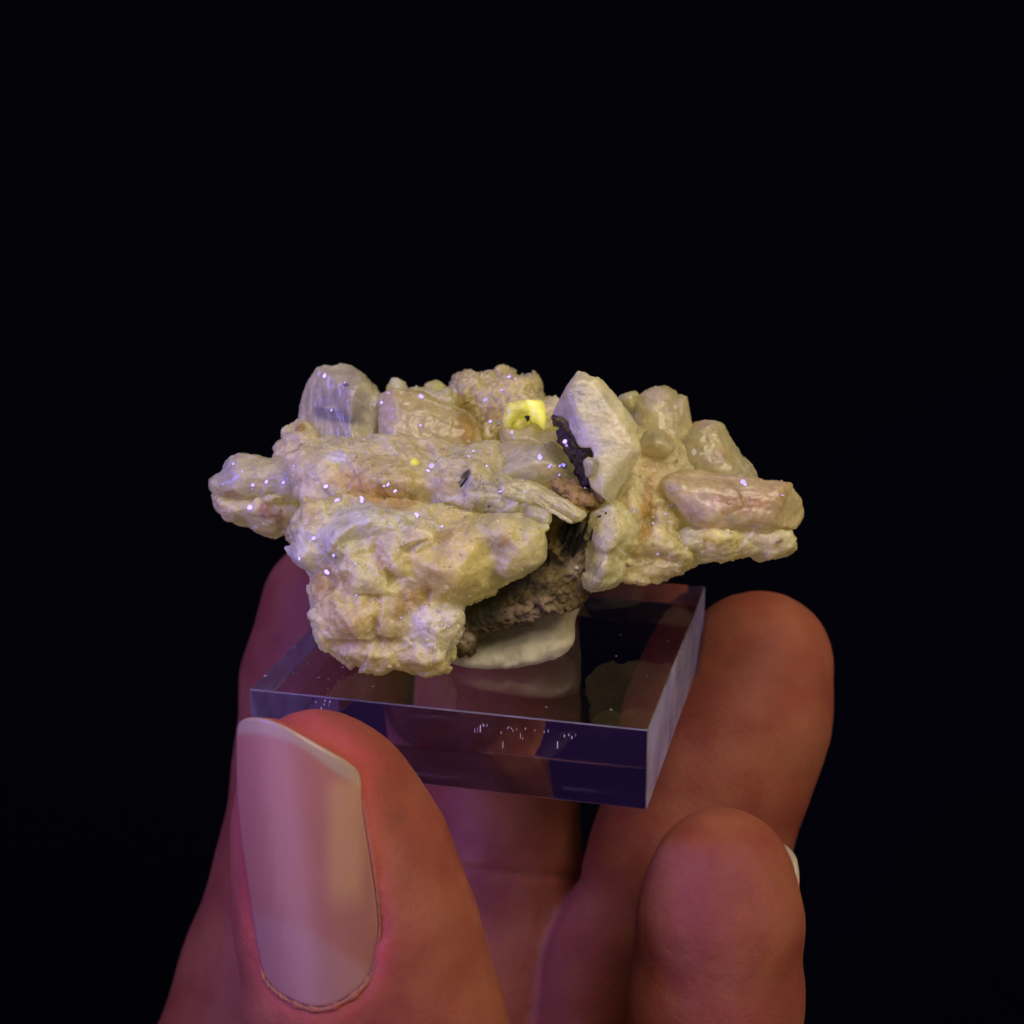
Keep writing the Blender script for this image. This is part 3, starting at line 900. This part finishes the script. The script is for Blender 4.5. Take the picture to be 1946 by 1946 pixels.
part('crust', 'h', [(60, 700), (110, 740), (210, 740), (300, 900), (440, 1090), (560, 1080), (620, 1200), (530, 1300), (520, 1480), (560, 1640), (500, 1580), (470, 1500), (390, 1330), (290, 1160), (190, 960), (180, 830), (90, 790)],
     122.1, 2.8, 0.6, lin(92, 80, 52), DARK, 'dull', amp=.3, freq=1.0, grain=.5, gfreq=1.3, soft=0, tilt=(-.2, .1), label='blackish crust along the blade')
part('crystal', 'h', [(470, 1280), (560, 1230), (640, 1290), (660, 1400), (600, 1500), (520, 1480)], 120.3, 1.8, .5, GREY * .8, GREY, amp=.06, soft=0)

# ------------------------------------------------------------------ right side
part('crystal', 'c', [(700, 350), (760, 265), (810, 228), (880, 205), (960, 215), (1005, 245), (1012, 268), (1090, 270), (1100, 470), (1090, 600), (950, 700), (760, 640)], 132, 4.6, 2.0, PINK, PALE,
     tilt=(0.1, -0.25), amp=.14, stria=(.1, 1, 0), spots=[(1230, 760, 40, 16, 0, CREAM, .5)], label='upright striated peach crystal')
part('crystal', 'c', [(625, 260), (680, 240), (742, 235), (758, 300), (740, 350), (690, 375), (620, 320)], 131, 2.4, 1.6, GREY, lin(196, 186, 130), amp=.08)
part('crystal', 'c', [(560, 240), (590, 228), (615, 250), (612, 280), (580, 290)], 129.5, 1.2, .8, lin(220, 206, 140), CREAM, h=.12)
part('crystal', 'c', [(770, 560), (800, 510), (860, 478), (930, 490), (985, 540), (1010, 620), (960, 680), (840, 680), (770, 640)], 127.0, 3, 2.8, GREY, PINK, tilt=(0, -.3), amp=.06)
part('crystal', 'c', [(1040, 640), (1060, 560), (1105, 480), (1150, 445), (1195, 428), (1280, 440), (1355, 490), (1400, 580), (1470, 680), (1570, 810), (1575, 900), (1440, 900), (1150, 860), (1050, 760)], 129.5, 4.6, 2.0, PINK, GREY * 1.1,
     tilt=(0.12, -0.25), amp=.14, planes=[(1388, 850, 131, (.75, -.45, -.5))], spots=[(1360, 870, 22, 18, 0, lin(170, 130, 112), .5), (1280, 890, 30, 14, 20, OCHRE * .9, .6), (1330, 800, 26, 16, 0, lin(206, 166, 140), .5)],
     label='rounded rosy crystal with sloping side')
part('crystal', 'c', [(915, 850), (960, 800), (1060, 762), (1200, 775), (1340, 795), (1450, 805), (1560, 835), (1640, 832), (1740, 858), (1800, 900), (1860, 970), (1876, 1040), (1855, 1090), (1828, 1132), (1790, 1160), (1660, 1170),
     (1500, 1190), (1300, 1180), (1120, 1140), (1000, 1040), (930, 920)], 122.8, 4.8, 1.6, PINK, lin(200, 156, 124), tilt=(0.06, -0.12), amp=.12, stria=(1, .12, .06), steps=.04,
     planes=[(1400, 905, 124.2, (.05, -.8, -.6)), (1505, 960, 124.6, (.75, 0, -.65))],
     spots=[(1405, 955, 60, 26, 0, lin(196, 146, 110), .55), (1395, 900, 26, 10, 10, CREAM, .7), (1330, 960, 40, 26, 0, PALE, .5)], label='thick horizontal pink prism')
part('crystal', 'c', [(1150, 1140), (1300, 1100), (1480, 1110), (1640, 1130), (1790, 1155), (1800, 1220), (1822, 1290), (1800, 1340), (1700, 1368), (1640, 1385), (1580, 1398), (1545, 1350), (1500, 1375), (1440, 1368), (1370, 1375), (1325, 1397),
     (1280, 1380), (1230, 1385), (1180, 1388), (1120, 1388), (1108, 1360), (1030, 1358), (960, 1320), (960, 1220)], 124, 3.6, 1.5, PINK, CREAM, 'grainy', tilt=(0.05, 0.15), amp=.12, stria=(1, -.25, 0), samp=.2, grain=.08, gfreq=1.1, soft=0, bk=1.0, clip=True,
     blobs=[('c', [(1180, 1210), (1230, 1140), (1320, 1110), (1420, 1120), (1470, 1180), (1440, 1290), (1340, 1340), (1230, 1320)], 122.8, 2.8, 2.4, (0, .1), lin(224, 206, 116), .1),
            ('c', [(940, 1150), (1000, 1090), (1080, 1075), (1150, 1110), (1195, 1170), (1150, 1250), (1050, 1270), (960, 1230)], 123.0, 2.8, 2.4, (0, 0), lin(176, 172, 130), .0)],
     spots=[(1480, 1030, 12, 5, -25, BROWN * .7, .8), (1420, 1010, 40, 16, 0, CREAM, .5), (1352, 1020, 22, 16, 20, lin(232, 212, 100), .8)])
part('crystal', 'c', [(600, 1300), (760, 1300), (900, 1310), (1020, 1345), (1050, 1375), (1068, 1402), (1040, 1440), (1028, 1480), (985, 1478), (950, 1492), (915, 1482), (880, 1500), (850, 1496), (815, 1515), (770, 1532), (728, 1492),
     (690, 1510), (640, 1498), (600, 1420)], 123.8, 3.0, 0.9, TAN * 1.1, PINK, 'grainy', amp=.10, stria=(1, .06, 0), grain=.08, soft=0, steps=.06,
     spots=[(1190, 1075, 14, 4, 3, BROWN * .6, .9), (1235, 1072, 8, 3, 0, BROWN, .7)], label='striated plate along the lower edge')
part('crystal', 'c', [(420, 1060), (480, 1000), (580, 960), (700, 1040), (770, 1160), (740, 1290), (650, 1360), (640, 1480), (580, 1545), (530, 1560), (480, 1583), (430, 1572), (392, 1545), (385, 1400), (400, 1200)], 120.8, 4.6, 3.4, lin(196, 190, 164), CREAM * .92,
     'grainy', tilt=(0.14, 0.0), amp=.2, grain=.08, gfreq=1.0, soft=0, spots=[(1130, 1030, 14, 30, 0, BROWN, .4), (1130, 965, 16, 10, 0, OCHRE, .5), (1120, 1100, 26, 40, 0, GREY * .85, .5)],
     label='pale greenish crystal beside the dark hollow')

RIGHT = [
    ('c', [(700, 640), (760, 580), (880, 590), (1000, 740), (960, 860), (960, 1080), (800, 1120), (650, 1050), (560, 1000), (640, 820)], 129.0, 4.4, 3.4, (.05, -.2), lin(188, 142, 104), .6),
    ('c', [(580, 980), (640, 860), (720, 830), (800, 900), (830, 1020), (780, 1180), (680, 1200), (590, 1120)], 123.0, 4, 3.2, (.05, -.1), PINK, .5),
    ('c', [(620, 1200), (760, 1170), (900, 1160), (1000, 1230), (1100, 1300), (1100, 1380), (1020, 1380), (800, 1340), (620, 1340)], 122.8, 3.4, 2.0, (.05, .1), lin(206, 186, 124), .4),
    ('c', [(840, 960), (950, 1000), (1000, 1100), (960, 1200), (860, 1180), (800, 1080)], 123.6, 3, 2.4, (0, 0), TAN, .4)]
part('crystal_mass', 'p', [(1140, 960), (1160, 880), (1190, 830), (1250, 830), (1320, 880), (1330, 960), (1330, 1050), (1270, 1075), (1180, 1090), (1130, 1060)], 128.5, 6, 2.5, TAN, PINK, 'grainy', tilt=(.05, -.2), amp=.25, freq=.5, grain=.14,
     gfreq=.9, facet=.17, blobs=RIGHT, bk=0.6, stria=(.4, 1, 0), samp=.22, grow=.6,
     spots=[(1230, 945, 12, 50, 5, lin(150, 104, 66), .6), (1232, 975, 20, 26, 0, OCHRE * .9, .7), (1225, 1012, 16, 28, 15, OCHRE * .8, .8)], label='peach coloured crystals grown together')

# ------------------------------------------------------------------ putty
PUT = w(px(960, 1215, 134.8))
PT = [(845, 1215), (880, 1180), (940, 1160), (1000, 1120), (1060, 1110), (1108, 1120), (1105, 1150), (1090, 1175), (1092, 1205), (1082, 1225), (1060, 1238), (1030, 1248), (1005, 1256), (978, 1260), (960, 1265), (930, 1266), (895, 1263), (860, 1259), (848, 1245)]
PT_DOWN = M @ np.array([0, 0, -1.0])      # flat underside resting on the block
pt = part('mounting_putty', 'p', PT, 130.0, 4.6, 2.6, cool(212, 204, 180), cool(204, 196, 172), 'putty', tilt=(-.15, -1.0), amp=.22, freq=.3, parent=None, soft=2, facet=.03,
          planes=[(960, 1215, 134.45, tuple(PT_DOWN))], spots=[(1040, 1155, 40, 12, 0, GREY * .8, .5)])
tag(pt, 'cream putty pad pressed between the mineral and the clear block', 'putty')
vv, ff = [], []
for a in range(20):     # a little ring-shaped bubble in the putty
    for b_ in range(8):
        A, B = a / 20 * 6.2832, b_ / 8 * 6.2832
        r_ = 7 + 2.2 * math.cos(B)
        vv.append(px(1072 + r_ * math.cos(A), 1180 + r_ * math.sin(A) * 1.05, 131.2) + np.array([0, 0, 0.1 * math.sin(B)]))
        ff.append((a * 8 + b_, a * 8 + (b_ + 1) % 8, ((a + 1) % 20) * 8 + (b_ + 1) % 8, ((a + 1) % 20) * 8 + b_))
o = make_mesh('bubble', vv, ff, MAT['putty'], pt, None, np.tile(lin(206, 198, 176), (len(vv), 1)))

# ------------------------------------------------------------------ sugary crust of minute crystals on the rough parts
GV, GN, GC, GW = (np.concatenate([t[k] for t in SURF]) for k in range(4))
gu = ((GV[:, 0] / GV[:, 2] * F + CPX) / 4).astype(int)
gt = ((GV[:, 1] / GV[:, 2] * F + CPX) / 4).astype(int)
patch = smoothstep(-0.15, 0.45, fbm(GV * 0.28 + 55, 3))
GW = GW * (0.25 + 0.75 * patch) * (GV[:, 2] < ZB[gu, gt] + 0.6)
pick = rng.choice(len(GV), 450, replace=False, p=GW / GW.sum())
K = len(pick)
base = np.array([[1, 0, 0], [.31, .95, 0], [-.81, .59, 0], [-.81, -.59, 0], [.31, -.95, 0]])
ax_ = GN[pick] + rng.normal(size=(K, 3)) * 0.55
ax_ /= np.linalg.norm(ax_, axis=1)[:, None]
s1 = np.cross(ax_, rng.normal(size=(K, 3)))
s1 /= np.linalg.norm(s1, axis=1)[:, None]
s2 = np.cross(ax_, s1)
sz = (0.06 + 0.16 * rng.random(K) ** 2)[:, None]
ln = sz * (0.3 + 0.8 * rng.random((K, 1)))
vv = []
for zz, rr_ in ((-1.0, 1.1), (0.8, 0.85)):
    for bq in base:
        vv.append(GV[pick] + sz * rr_ * (bq[0] * s1 * 0.8 + bq[1] * s2) * (0.8 + 0.4 * rng.random((K, 1))) + ax_ * ln * zz)
vv.append(GV[pick] + ax_ * (ln + sz * .35) + s1 * sz * .2)
vv = np.stack(vv, 1)                     # K x 11 x 3
tri = []
for j in range(5):
    j2 = (j + 1) % 5
    tri += [(j, j2, 5 + j2), (j, 5 + j2, 5 + j), (5 + j, 5 + j2, 10)]
tri = (np.array(tri)[None] + 11 * np.arange(K)[:, None, None]).reshape(-1, 3)
gcol = np.repeat(GC[pick] * (0.9 + 0.25 * rng.random((K, 1))), 11, 0)
tag(make_mesh('crystal_grains', vv.reshape(-1, 3), tri, MAT['smooth'], spec, SPEC_ORG, gcol, smooth=False), 'sugary crust of minute crystals', kind='stuff')

# ------------------------------------------------------------------ tiny bright facets
LISTS = {'a': [(1070, 160), (1250, 220), (1130, 470), (1580, 400), (930, 700), (990, 715), (780, 885), (800, 980), (330, 1018), (425, 1140), (420, 1170), (550, 1105), (700, 1115), (400, 1340), (1080, 1150), (1180, 1280),
               (1390, 1275), (1460, 1180), (1600, 1145), (1630, 1135), (1700, 1190), (970, 1615), (1730, 1480), (1240, 1680), (1150, 1760), (840, 1790), (1100, 1915), (250, 950), (1690, 280), (1770, 290), (1640, 320)],
         'b': [(470, 345), (520, 330), (710, 380), (660, 285), (1020, 195), (1085, 210), (1260, 170), (1320, 190), (1195, 290), (1050, 375), (1140, 468), (1260, 480), (1090, 570), (1170, 575), (465, 605), (1285, 670),
               (1230, 720), (940, 835), (900, 885), (1060, 970), (530, 1015), (570, 968), (1535, 870), (1535, 890), (1625, 970), (1715, 968), (1740, 968), (1185, 1195), (1400, 1200), (660, 1510), (430, 1410)],
         'c': [(680, 310), (985, 480), (1005, 505), (1018, 525), (1190, 655), (1140, 640), (1320, 690), (1475, 845), (1490, 865), (1740, 935), (985, 1000), (945, 1062), (860, 1080), (735, 1040), (925, 905), (262, 570), (275, 595),
               (860, 1125), (225, 795), (400, 885), (890, 1335)],
         'd': [(375, 1185), (440, 1455), (740, 1450), (400, 765), (540, 510), (840, 520)], 'e': [(1425, 573)]}
vv, ff = [], []
uvp = np.array(UV_POS, float)


def facet_grain(u, t, size, jit):
    cell = ZB[int(u / 4) - 1:int(u / 4) + 2, int(t / 4) - 1:int(t / 4) + 2]
    z = np.median(cell)
    if (cell > 1e8).any() or cell.size < 9 or np.ptp(cell) > 2.5:
        return
    c = px(u, t, z - 0.02)
    toc = -c / np.linalg.norm(c)
    tol = uvp - c
    tol /= np.linalg.norm(tol)
    n = toc + tol
    n /= np.linalg.norm(n)
    n = n + rng.normal(size=3) * jit
    n /= np.linalg.norm(n)
    s = np.cross(n, rng.normal(size=3))
    s /= np.linalg.norm(s)
    q = np.cross(n, s)
    b0 = len(vv)
    k = 6
    el = 0.3 + 1.1 * rng.random()
    for j in range(k):
        a = 6.2832 * j / k
        r = size * (0.75 + 0.5 * rng.random())
        vv.append(c + n * 0.02 + r * (math.cos(a) * s * el + math.sin(a) * q))
    for j in range(k):
        a = 6.2832 * j / k
        vv.append(c - n * 0.25 + size * 1.15 * (math.cos(a) * s * el + math.sin(a) * q))
    for j in range(1, k - 1):
        ff.append((b0, b0 + j, b0 + j + 1))
    for j in range(k):
        j2 = (j + 1) % k
        ff.append((b0 + j, b0 + k + j, b0 + k + j2))
        ff.append((b0 + j, b0 + k + j2, b0 + j2))


for cr, L in LISTS.items():
    for (u, t) in pp(cr, L):
        facet_grain(u, t, 0.09 + 0.17 * rng.random() ** 1.5, 0.025)
for k in range(60):
    u, t = 410 + 1110 * rng.random(), 700 + 560 * rng.random()
    if (u - 1085) ** 2 + (t - 1040) ** 2 < 90 ** 2:
        continue
    facet_grain(u, t, 0.04 + 0.05 * rng.random(), 0.10)
ff = np.array(ff)
tag(make_mesh('sparkling_grains', vv, ff, MAT['facet'], spec, SPEC_ORG, smooth=False), 'tiny glittering facets strewn over the cluster', kind='stuff')

# ------------------------------------------------------------------ the hand
def chain(pts):                # (u, v, z, radius mm) -> view-frame points and radii
    return [(px(u, t, z), r) for u, t, z, r in pts]


# finger axes, tip to root; each list is one strand of flesh
INDEX = chain([(648, 1165, 162.5, 8.3), (622, 1300, 162.5, 8.7), (612, 1450, 162, 8.8), (588, 1650, 160, 9.2), (535, 1850, 157, 9.8), (470, 2080, 153, 10.4), (560, 2500, 148, 11.5), (680, 2950, 150, 12)])
MIDDLE = chain([(945, 1040, 158.5, 7.6), (945, 1200, 160, 8.2), (946, 1450, 160, 8.3), (942, 1650, 158, 8.6), (930, 1850, 156, 8.9), (900, 2150, 153, 9.6), (860, 2550, 150, 11), (860, 2950, 150, 12)])
RING = chain([(1430, 1270, 149, 6.9), (1405, 1350, 149, 8.3), (1365, 1450, 149, 8.6), (1310, 1620, 149, 8.9), (1230, 1850, 149, 9.2), (1150, 2150, 149, 9.4), (1060, 2550, 149, 10.6), (1010, 2950, 150, 12)])
RING2 = chain([(1455, 1250, 150, 5.9), (1440, 1300, 150, 6.5)])
PINKY = chain([(1372, 1672, 130, 5.9), (1368, 1740, 130, 6.7), (1362, 1900, 131, 7.0), (1340, 2100, 133, 7.4), (1280, 2400, 138, 8.2), (1180, 2700, 144, 9.6), (1130, 2980, 150, 11)])
THUMB_A = chain([(600, 1490, 116.2, 5.5), (612, 1580, 116.2, 6.3), (634, 1720, 116, 7.0), (664, 1900, 116, 7.4), (690, 2100, 118, 8.0), (730, 2400, 124, 10.5), (790, 2800, 140, 13)])
THUMB_B = chain([(655, 1545, 115.8, 5.8), (692, 1640, 115.6, 6.2), (730, 1780, 115.6, 6.7), (768, 1950, 116, 7.2), (795, 2120, 118, 8.0), (820, 2400, 124, 10.5), (860, 2800, 140, 13)])
PALM = chain([(640, 2950, 156, 13), (840, 2990, 156, 14), (1040, 2990, 156, 14), (1150, 2980, 154, 12)])
WRIST = chain([(850, 2950, 156, 16), (870, 3500, 160, 20)])

hh = 0.5
lo = np.array([-42.0, 1.0, 98.0])
hi = np.array([34.0, 118.0, 182.0])
# fingers in view get a fine grid; the part of the hand below the picture is the same continuous surface
gxs = [np.arange(lo[a], hi[a], hh) for a in range(3)]
V = np.full([len(g) for g in gxs], 6.0, np.float32)


def cone_sdf(X, Y, Z, a, ra, b, rb):
    d = b - a
    L2 = d @ d
    t = np.clip(((X - a[0]) * d[0] + (Y - a[1]) * d[1] + (Z - a[2]) * d[2]) / L2, 0, 1)
    return np.sqrt((X - a[0] - t * d[0]) ** 2 + (Y - a[1] - t * d[1]) ** 2 + (Z - a[2] - t * d[2]) ** 2) - (ra + (rb - ra) * t)


def smin(a, b, k):
    h_ = np.clip(0.5 + 0.5 * (b - a) / k, 0, 1)
    return b * (1 - h_) + a * h_ - k * h_ * (1 - h_)


def finger_field(strands, k):
    W = np.full(V.shape, 6.0, np.float32)
    for st in strands:
        for (a, ra), (b_, rb) in zip(st[:-1], st[1:]):
            m0 = np.minimum(a - ra, b_ - rb) - 5
            m1 = np.maximum(a + ra, b_ + rb) + 5
            sl = tuple(slice(max(0, int((m0[q] - lo[q]) / hh)), max(0, min(V.shape[q], int((m1[q] - lo[q]) / hh) + 2))) for q in range(3))
            if any(s.stop - s.start < 1 for s in sl):
                continue
            X, Y, Z = gxs[0][sl[0]][:, None, None], gxs[1][sl[1]][None, :, None], gxs[2][sl[2]][None, None, :]
            W[sl] = smin(W[sl], cone_sdf(X, Y, Z, a, ra, b_, rb).astype(np.float32), k)
    return W


for st, k in (([INDEX], 1.2), ([MIDDLE], 1.2), ([RING, RING2], 2.0), ([PINKY], 1.2), ([THUMB_A, THUMB_B], 2.0), ([PALM, WRIST], 6.0)):
    V = smin(V, finger_field(st, k), 0.9)

# thumb nail: outline in the photograph, lying as a curved shell on the thumb
NAIL = pp('n', [(412, 180), (430, 135), (480, 108), (570, 100), (680, 128), (800, 188), (920, 258), (1040, 330), (1105, 385), (1130, 440), (1132, 560), (1162, 760), (1200, 1000), (1226, 1200),
                (1222, 1400), (1185, 1530), (1100, 1625), (960, 1700), (850, 1712), (750, 1692), (640, 1645), (570, 1590), (530, 1450), (500, 1250), (468, 1050), (430, 800), (408, 560), (406, 300)])
ZN = 108.6
NP = chaikin(np.array([px(u, t, ZN)[:2] for u, t in NAIL]), 2)


def nail_z(x, y):              # distance of the nail plate: arched across, slightly arched along
    yy = (y - 15.0)
    xc = -14.2 + 0.115 * yy      # crest of the arch
    s_ = (x - xc)
    return ZN - 0.9 + 0.085 * s_ ** 2 + 0.0045 * (yy - 9) ** 2 + 0.0 * yy


X2, Y2 = np.meshgrid(gxs[0], gxs[1], indexing='ij')
nd = poly_sdf(NP, X2, Y2)
nzf = nail_z(X2, Y2)
Zg = gxs[2][None, None, :]
carve = np.maximum((nd - 0.25)[:, :, None], Zg - (nzf + 0.25)[:, :, None])
sl = (slice(20, 84), slice(20, 75), slice(0, 50))
V[sl] = np.maximum(V[sl], -carve[sl])
# flesh right under the nail so the plate never floats
bed = np.maximum((nd + 0.5)[:, :, None], np.maximum((nzf + 0.25)[:, :, None] - Zg, Zg - (nzf + 5.0)[:, :, None]))
V[sl] = np.minimum(V[sl], bed[sl])
# pads flatten where they press on the block
C0 = M @ np.array([BS / 2, BS / 2, -BT / 2]) + TR
P3 = [gxs[0][:, None, None] - C0[0], gxs[1][None, :, None] - C0[1], gxs[2][None, None, :] - C0[2]]
bx = None
for q, half in enumerate((BS / 2, BS / 2, BT / 2)):
    dq = np.abs(P3[0] * M[0, q] + P3[1] * M[1, q] + P3[2] * M[2, q]) - half - 0.06
    bx = dq if bx is None else np.maximum(bx, dq)
V = np.maximum(V, -bx)
V[:, :, 0] = V[:, :, -1] = 3
V[:, 0, :] = V[:, -1, :] = 3
V[0] = V[-1] = 3
v, q = surface_nets(V, lo, hh)
# keep the one connected surface: drop crumbs cut off by the block
lab = np.arange(len(v))
for _ in range(400):
    mn = lab[q].min(1)
    new = lab.copy()
    for kk in range(4):
        np.minimum.at(new, q[:, kk], mn)
    new = new[new]
    if (new == lab).all():
        break
    lab = new
big = np.bincount(lab).argmax()
keep = lab == big
q = q[keep[q].all(1)]
ren = np.cumsum(keep) - 1
v = v[keep]
q = ren[q]
for _ in range(2):              # relax the voxel steps a little
    acc = np.zeros_like(v)
    num = np.zeros(len(v))
    for a_, b_ in ((0, 1), (1, 2), (2, 3), (3, 0)):
        for ax_ in range(3):
            acc[:, ax_] += np.bincount(q[:, a_], v[q[:, b_], ax_], len(v)) + np.bincount(q[:, b_], v[q[:, a_], ax_], len(v))
        num += np.bincount(q[:, a_], minlength=len(v)) + np.bincount(q[:, b_], minlength=len(v))
    v = v * 0.4 + acc / num[:, None] * 0.6
n = vnormals(v, q)
uu = v[:, 0] / v[:, 2] * F + CPX
tt = v[:, 1] / v[:, 2] * F + CPX
disp = 0.10 * fbm(v * 0.22, 3)
# joint creases
for (cu, cv, su, ang, dep, zlo, zhi) in ((945, 1657, 170, 3, .5, 145, 175), (600, 1665, 170, -6, .45, 148, 175)):
    a_ = math.radians(ang)
    du, dv = uu - cu, tt - cv
    al, ac = du * math.cos(a_) + dv * math.sin(a_), -du * math.sin(a_) + dv * math.cos(a_)
    disp -= dep * np.exp(-(ac / 9) ** 2) * (np.abs(al) < su) * ((v[:, 2] > zlo) & (v[:, 2] < zhi)) * (n[:, 2] < 0.3)
v = v + n * disp[:, None]
SKIN = lin(150, 89, 66)
SKIN_R = lin(136, 69, 53)
mixv = smoothstep(.2, .8, 0.5 + 0.7 * fbm(v * 0.16 + 4, 3))
C = SKIN * (1 - mixv)[:, None] + SKIN_R * mixv[:, None]
C = C * (1 + 0.08 * fbm(v * 1.1, 3))[:, None]
# redder skin hugging the nail walls
du = poly_sdf(NP, v[:, 0], v[:, 1])
k_ = np.exp(-(np.maximum(du, 0) / 1.0) ** 2) * (v[:, 2] < 118)
C = C * (1 - .55 * k_)[:, None] + lin(186, 78, 78) * (.55 * k_)[:, None]
HAND_ORG = w(px(870, 3300, 155))
hand = make_mesh('person', v, q, MAT['skin'], None, HAND_ORG, C)
hand.location = HAND_ORG.tolist()
tag(hand, 'bare left hand pinching the clear block between thumb and fingertips', 'person')

# the nail plate itself
hn = 0.16
X = np.arange(NP[:, 0].min() - .5, NP[:, 0].max() + .5, hn)
Y = np.arange(NP[:, 1].min() - .5, NP[:, 1].max() + .5, hn)
Z = np.arange(ZN - 2.5, ZN + 8, hn)
X2, Y2 = np.meshgrid(X, Y, indexing='ij')
nd = poly_sdf(NP, X2, Y2)[:, :, None]
nz_ = nail_z(X2, Y2)[:, :, None]
D = np.abs(Z[None, None, :] - nz_ - 0.25) - 0.2
rr = 0.15
Vn = np.minimum(np.maximum(nd + rr, D + rr), 0) + np.hypot(np.maximum(nd + rr, 0), np.maximum(D + rr, 0)) - rr
vn, qn = surface_nets(Vn, np.array([X[0], Y[0], Z[0]]), hn)
uu = (vn[:, 0] / vn[:, 2] * F + CPX - 300) * 2.927
tt = (vn[:, 1] / vn[:, 2] * F + CPX - 1330) * 2.927
xs = [400, 560, 700, 830, 930, 1000, 1060, 1140]
ys = [190, 188, 216, 282, 358, 412, 440, 500]
fe = np.interp(uu, xs, ys)
free = 1 - smoothstep(-22, 22, tt - fe)
lun = smoothstep(-60, 60, tt - np.interp(uu, [500, 560, 700, 900, 1060, 1250], [1180, 1190, 1230, 1330, 1430, 1560]))
Cn = np.tile(lin(148, 98, 84), (len(vn), 1))
Cn = Cn * (1 + .05 * fbm(vn * np.array([1.6, .2, 1]), 3))[:, None]
Cn = Cn * (1 + .12 * np.sin((uu - 420) / 260.0 + .4))[:, None]  # lengthwise sheen put into the nail colour
Cn = Cn * (1 - .8 * lun)[:, None] + lin(156, 116, 106) * (.8 * lun)[:, None]
Cn = Cn * (1 - .8 * free)[:, None] + lin(158, 140, 116) * (.8 * free)[:, None]
yl = smoothstep(900, 1000, uu) * (1 - smoothstep(1090, 1190, uu)) * smoothstep(400, 500, tt) * (1 - smoothstep(1000, 1250, tt)) * .5
Cn = Cn * (1 - yl)[:, None] + lin(184, 146, 100) * yl[:, None]
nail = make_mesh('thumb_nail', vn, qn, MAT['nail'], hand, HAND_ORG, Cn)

# soft rim of cuticle skin round the root and the near side of the nail
vv, ff = [], []
PN = chaikin(np.array(NAIL), 4)
cen = PN.mean(0)
ring_ = [p_ for p_ in PN if (p_[1] - 1330) * 2.927 > 1500 or ((p_[0] - 300) * 2.927 > 1130 and (p_[1] - 1330) * 2.927 > 560)]
ring_ = np.array(ring_)
nr = 7
for k, (u, t) in enumerate(ring_):
    x, y = px(u, t, ZN)[:2]
    dirn = np.array([u, t]) - cen
    dirn /= np.linalg.norm(dirn)
    root = smoothstep(1350, 1600, (t - 1330) * 2.927)
    fl = fbm(np.array([[k * 0.13, 3.0, 1.0]]), 4, .7)[0]
    rad = max(0.05, (0.10 + 0.11 * root) * (1 + 1.1 * fl)) * min(1, k / 6 + .1, (len(ring_) - 1 - k) / 6 + .1)
    c_ = np.array([x + dirn[0] * 0.12, y + dirn[1] * 0.12, 0.0])
    c_[2] = nail_z(c_[0], c_[1]) + 0.02
    for j in range(nr):
        a_ = 6.2832 * j / nr
        vv.append(c_ + np.array([dirn[0] * math.cos(a_), dirn[1] * math.cos(a_), -0.7 * math.sin(a_)]) * rad * (1 + .12 * rng.normal()))
    if k:
        for j in range(nr):
            j2 = (j + 1) % nr
            ff.append(((k - 1) * nr + j, (k - 1) * nr + j2, k * nr + j2, k * nr + j))
vv = np.array(vv)
tag(make_mesh('cuticle', vv, np.array(ff), MAT['skin'], hand, HAND_ORG, lin(160, 92, 72) * (1 + .12 * rng.normal(size=(len(vv), 1)))), 'dry rim of cuticle skin')


# the other nails, on the far sides of the fingers
def back_nail(name, c, axis, out, L, W, R_):
    axis = np.array(axis, float)
    axis /= np.linalg.norm(axis)
    out = np.array(out, float)
    out -= axis * (out @ axis)
    out /= np.linalg.norm(out)
    side_ = np.cross(axis, out)
    vv, ff = [], []
    nu, nv = 13, 17
    for lay in (0, 1):
        for i_ in range(nv):
            t = i_ / (nv - 1)
            for j in range(nu):
                s_ = (j / (nu - 1) - .5) * 2
                wd_ = W * (1 - 0.35 * max(0, abs(t - .5) * 2 - .55) ** 1.5 * 2)
                an = s_ * wd_ / R_
                rr_ = R_ + (0.0 if lay else 0.45)
                vv.append(np.array(c) + axis * ((t - .5) * L + (0.5 - s_ * s_) * .12 * L * (1 if t > .5 else -1) * abs(t - .5) * 2) + out * (rr_ * math.cos(an) - R_ * .0) + side_ * rr_ * math.sin(an))
    N = nu * nv
    for i_ in range(nv - 1):
        for j in range(nu - 1):
            a = i_ * nu + j
            ff.append((a, a + nu, a + nu + 1, a + 1))
            ff.append((N + a, N + a + 1, N + a + nu + 1, N + a + nu))
    rim = [j for j in range(nu)] + [i_ * nu + nu - 1 for i_ in range(1, nv)] + [(nv - 1) * nu + j for j in range(nu - 2, -1, -1)] + [i_ * nu for i_ in range(nv - 2, 0, -1)]
    for a, b2 in zip(rim, rim[1:] + rim[:1]):
        ff.append((a, b2, N + b2, N + a))
    vv = np.array(vv)
    tip = np.tile(np.repeat((np.arange(nv) / (nv - 1) > .80).astype(float), nu), 2)[:, None]
    make_mesh(name, vv, np.array(ff), MAT['nail'], hand, HAND_ORG, lin(198, 142, 128) * (1 - tip) + lin(176, 164, 142) * tip)


pinky_axis = px(1372, 1600, 130) - px(1368, 1740, 130)
back_nail('fingernail', px(1374, 1712, 130) + np.array([0.25, 0, 0.25]), pinky_axis, (1, 0, .75), 7.4, 3.2, 5.7)
back_nail('fingernail', px(1440, 1262, 149.5), px(1440, 1180, 149) - px(1405, 1350, 149), (.45, 0, 1), 11, 4.4, 6.8)
back_nail('fingernail', px(645, 1175, 162.5), (0.05, -1, 0), (-.2, 0, 1), 11.5, 4.8, 8.1)
back_nail('fingernail', px(945, 1060, 158.7), (0, -1, 0), (0, 0, 1), 11.5, 4.6, 7.6)
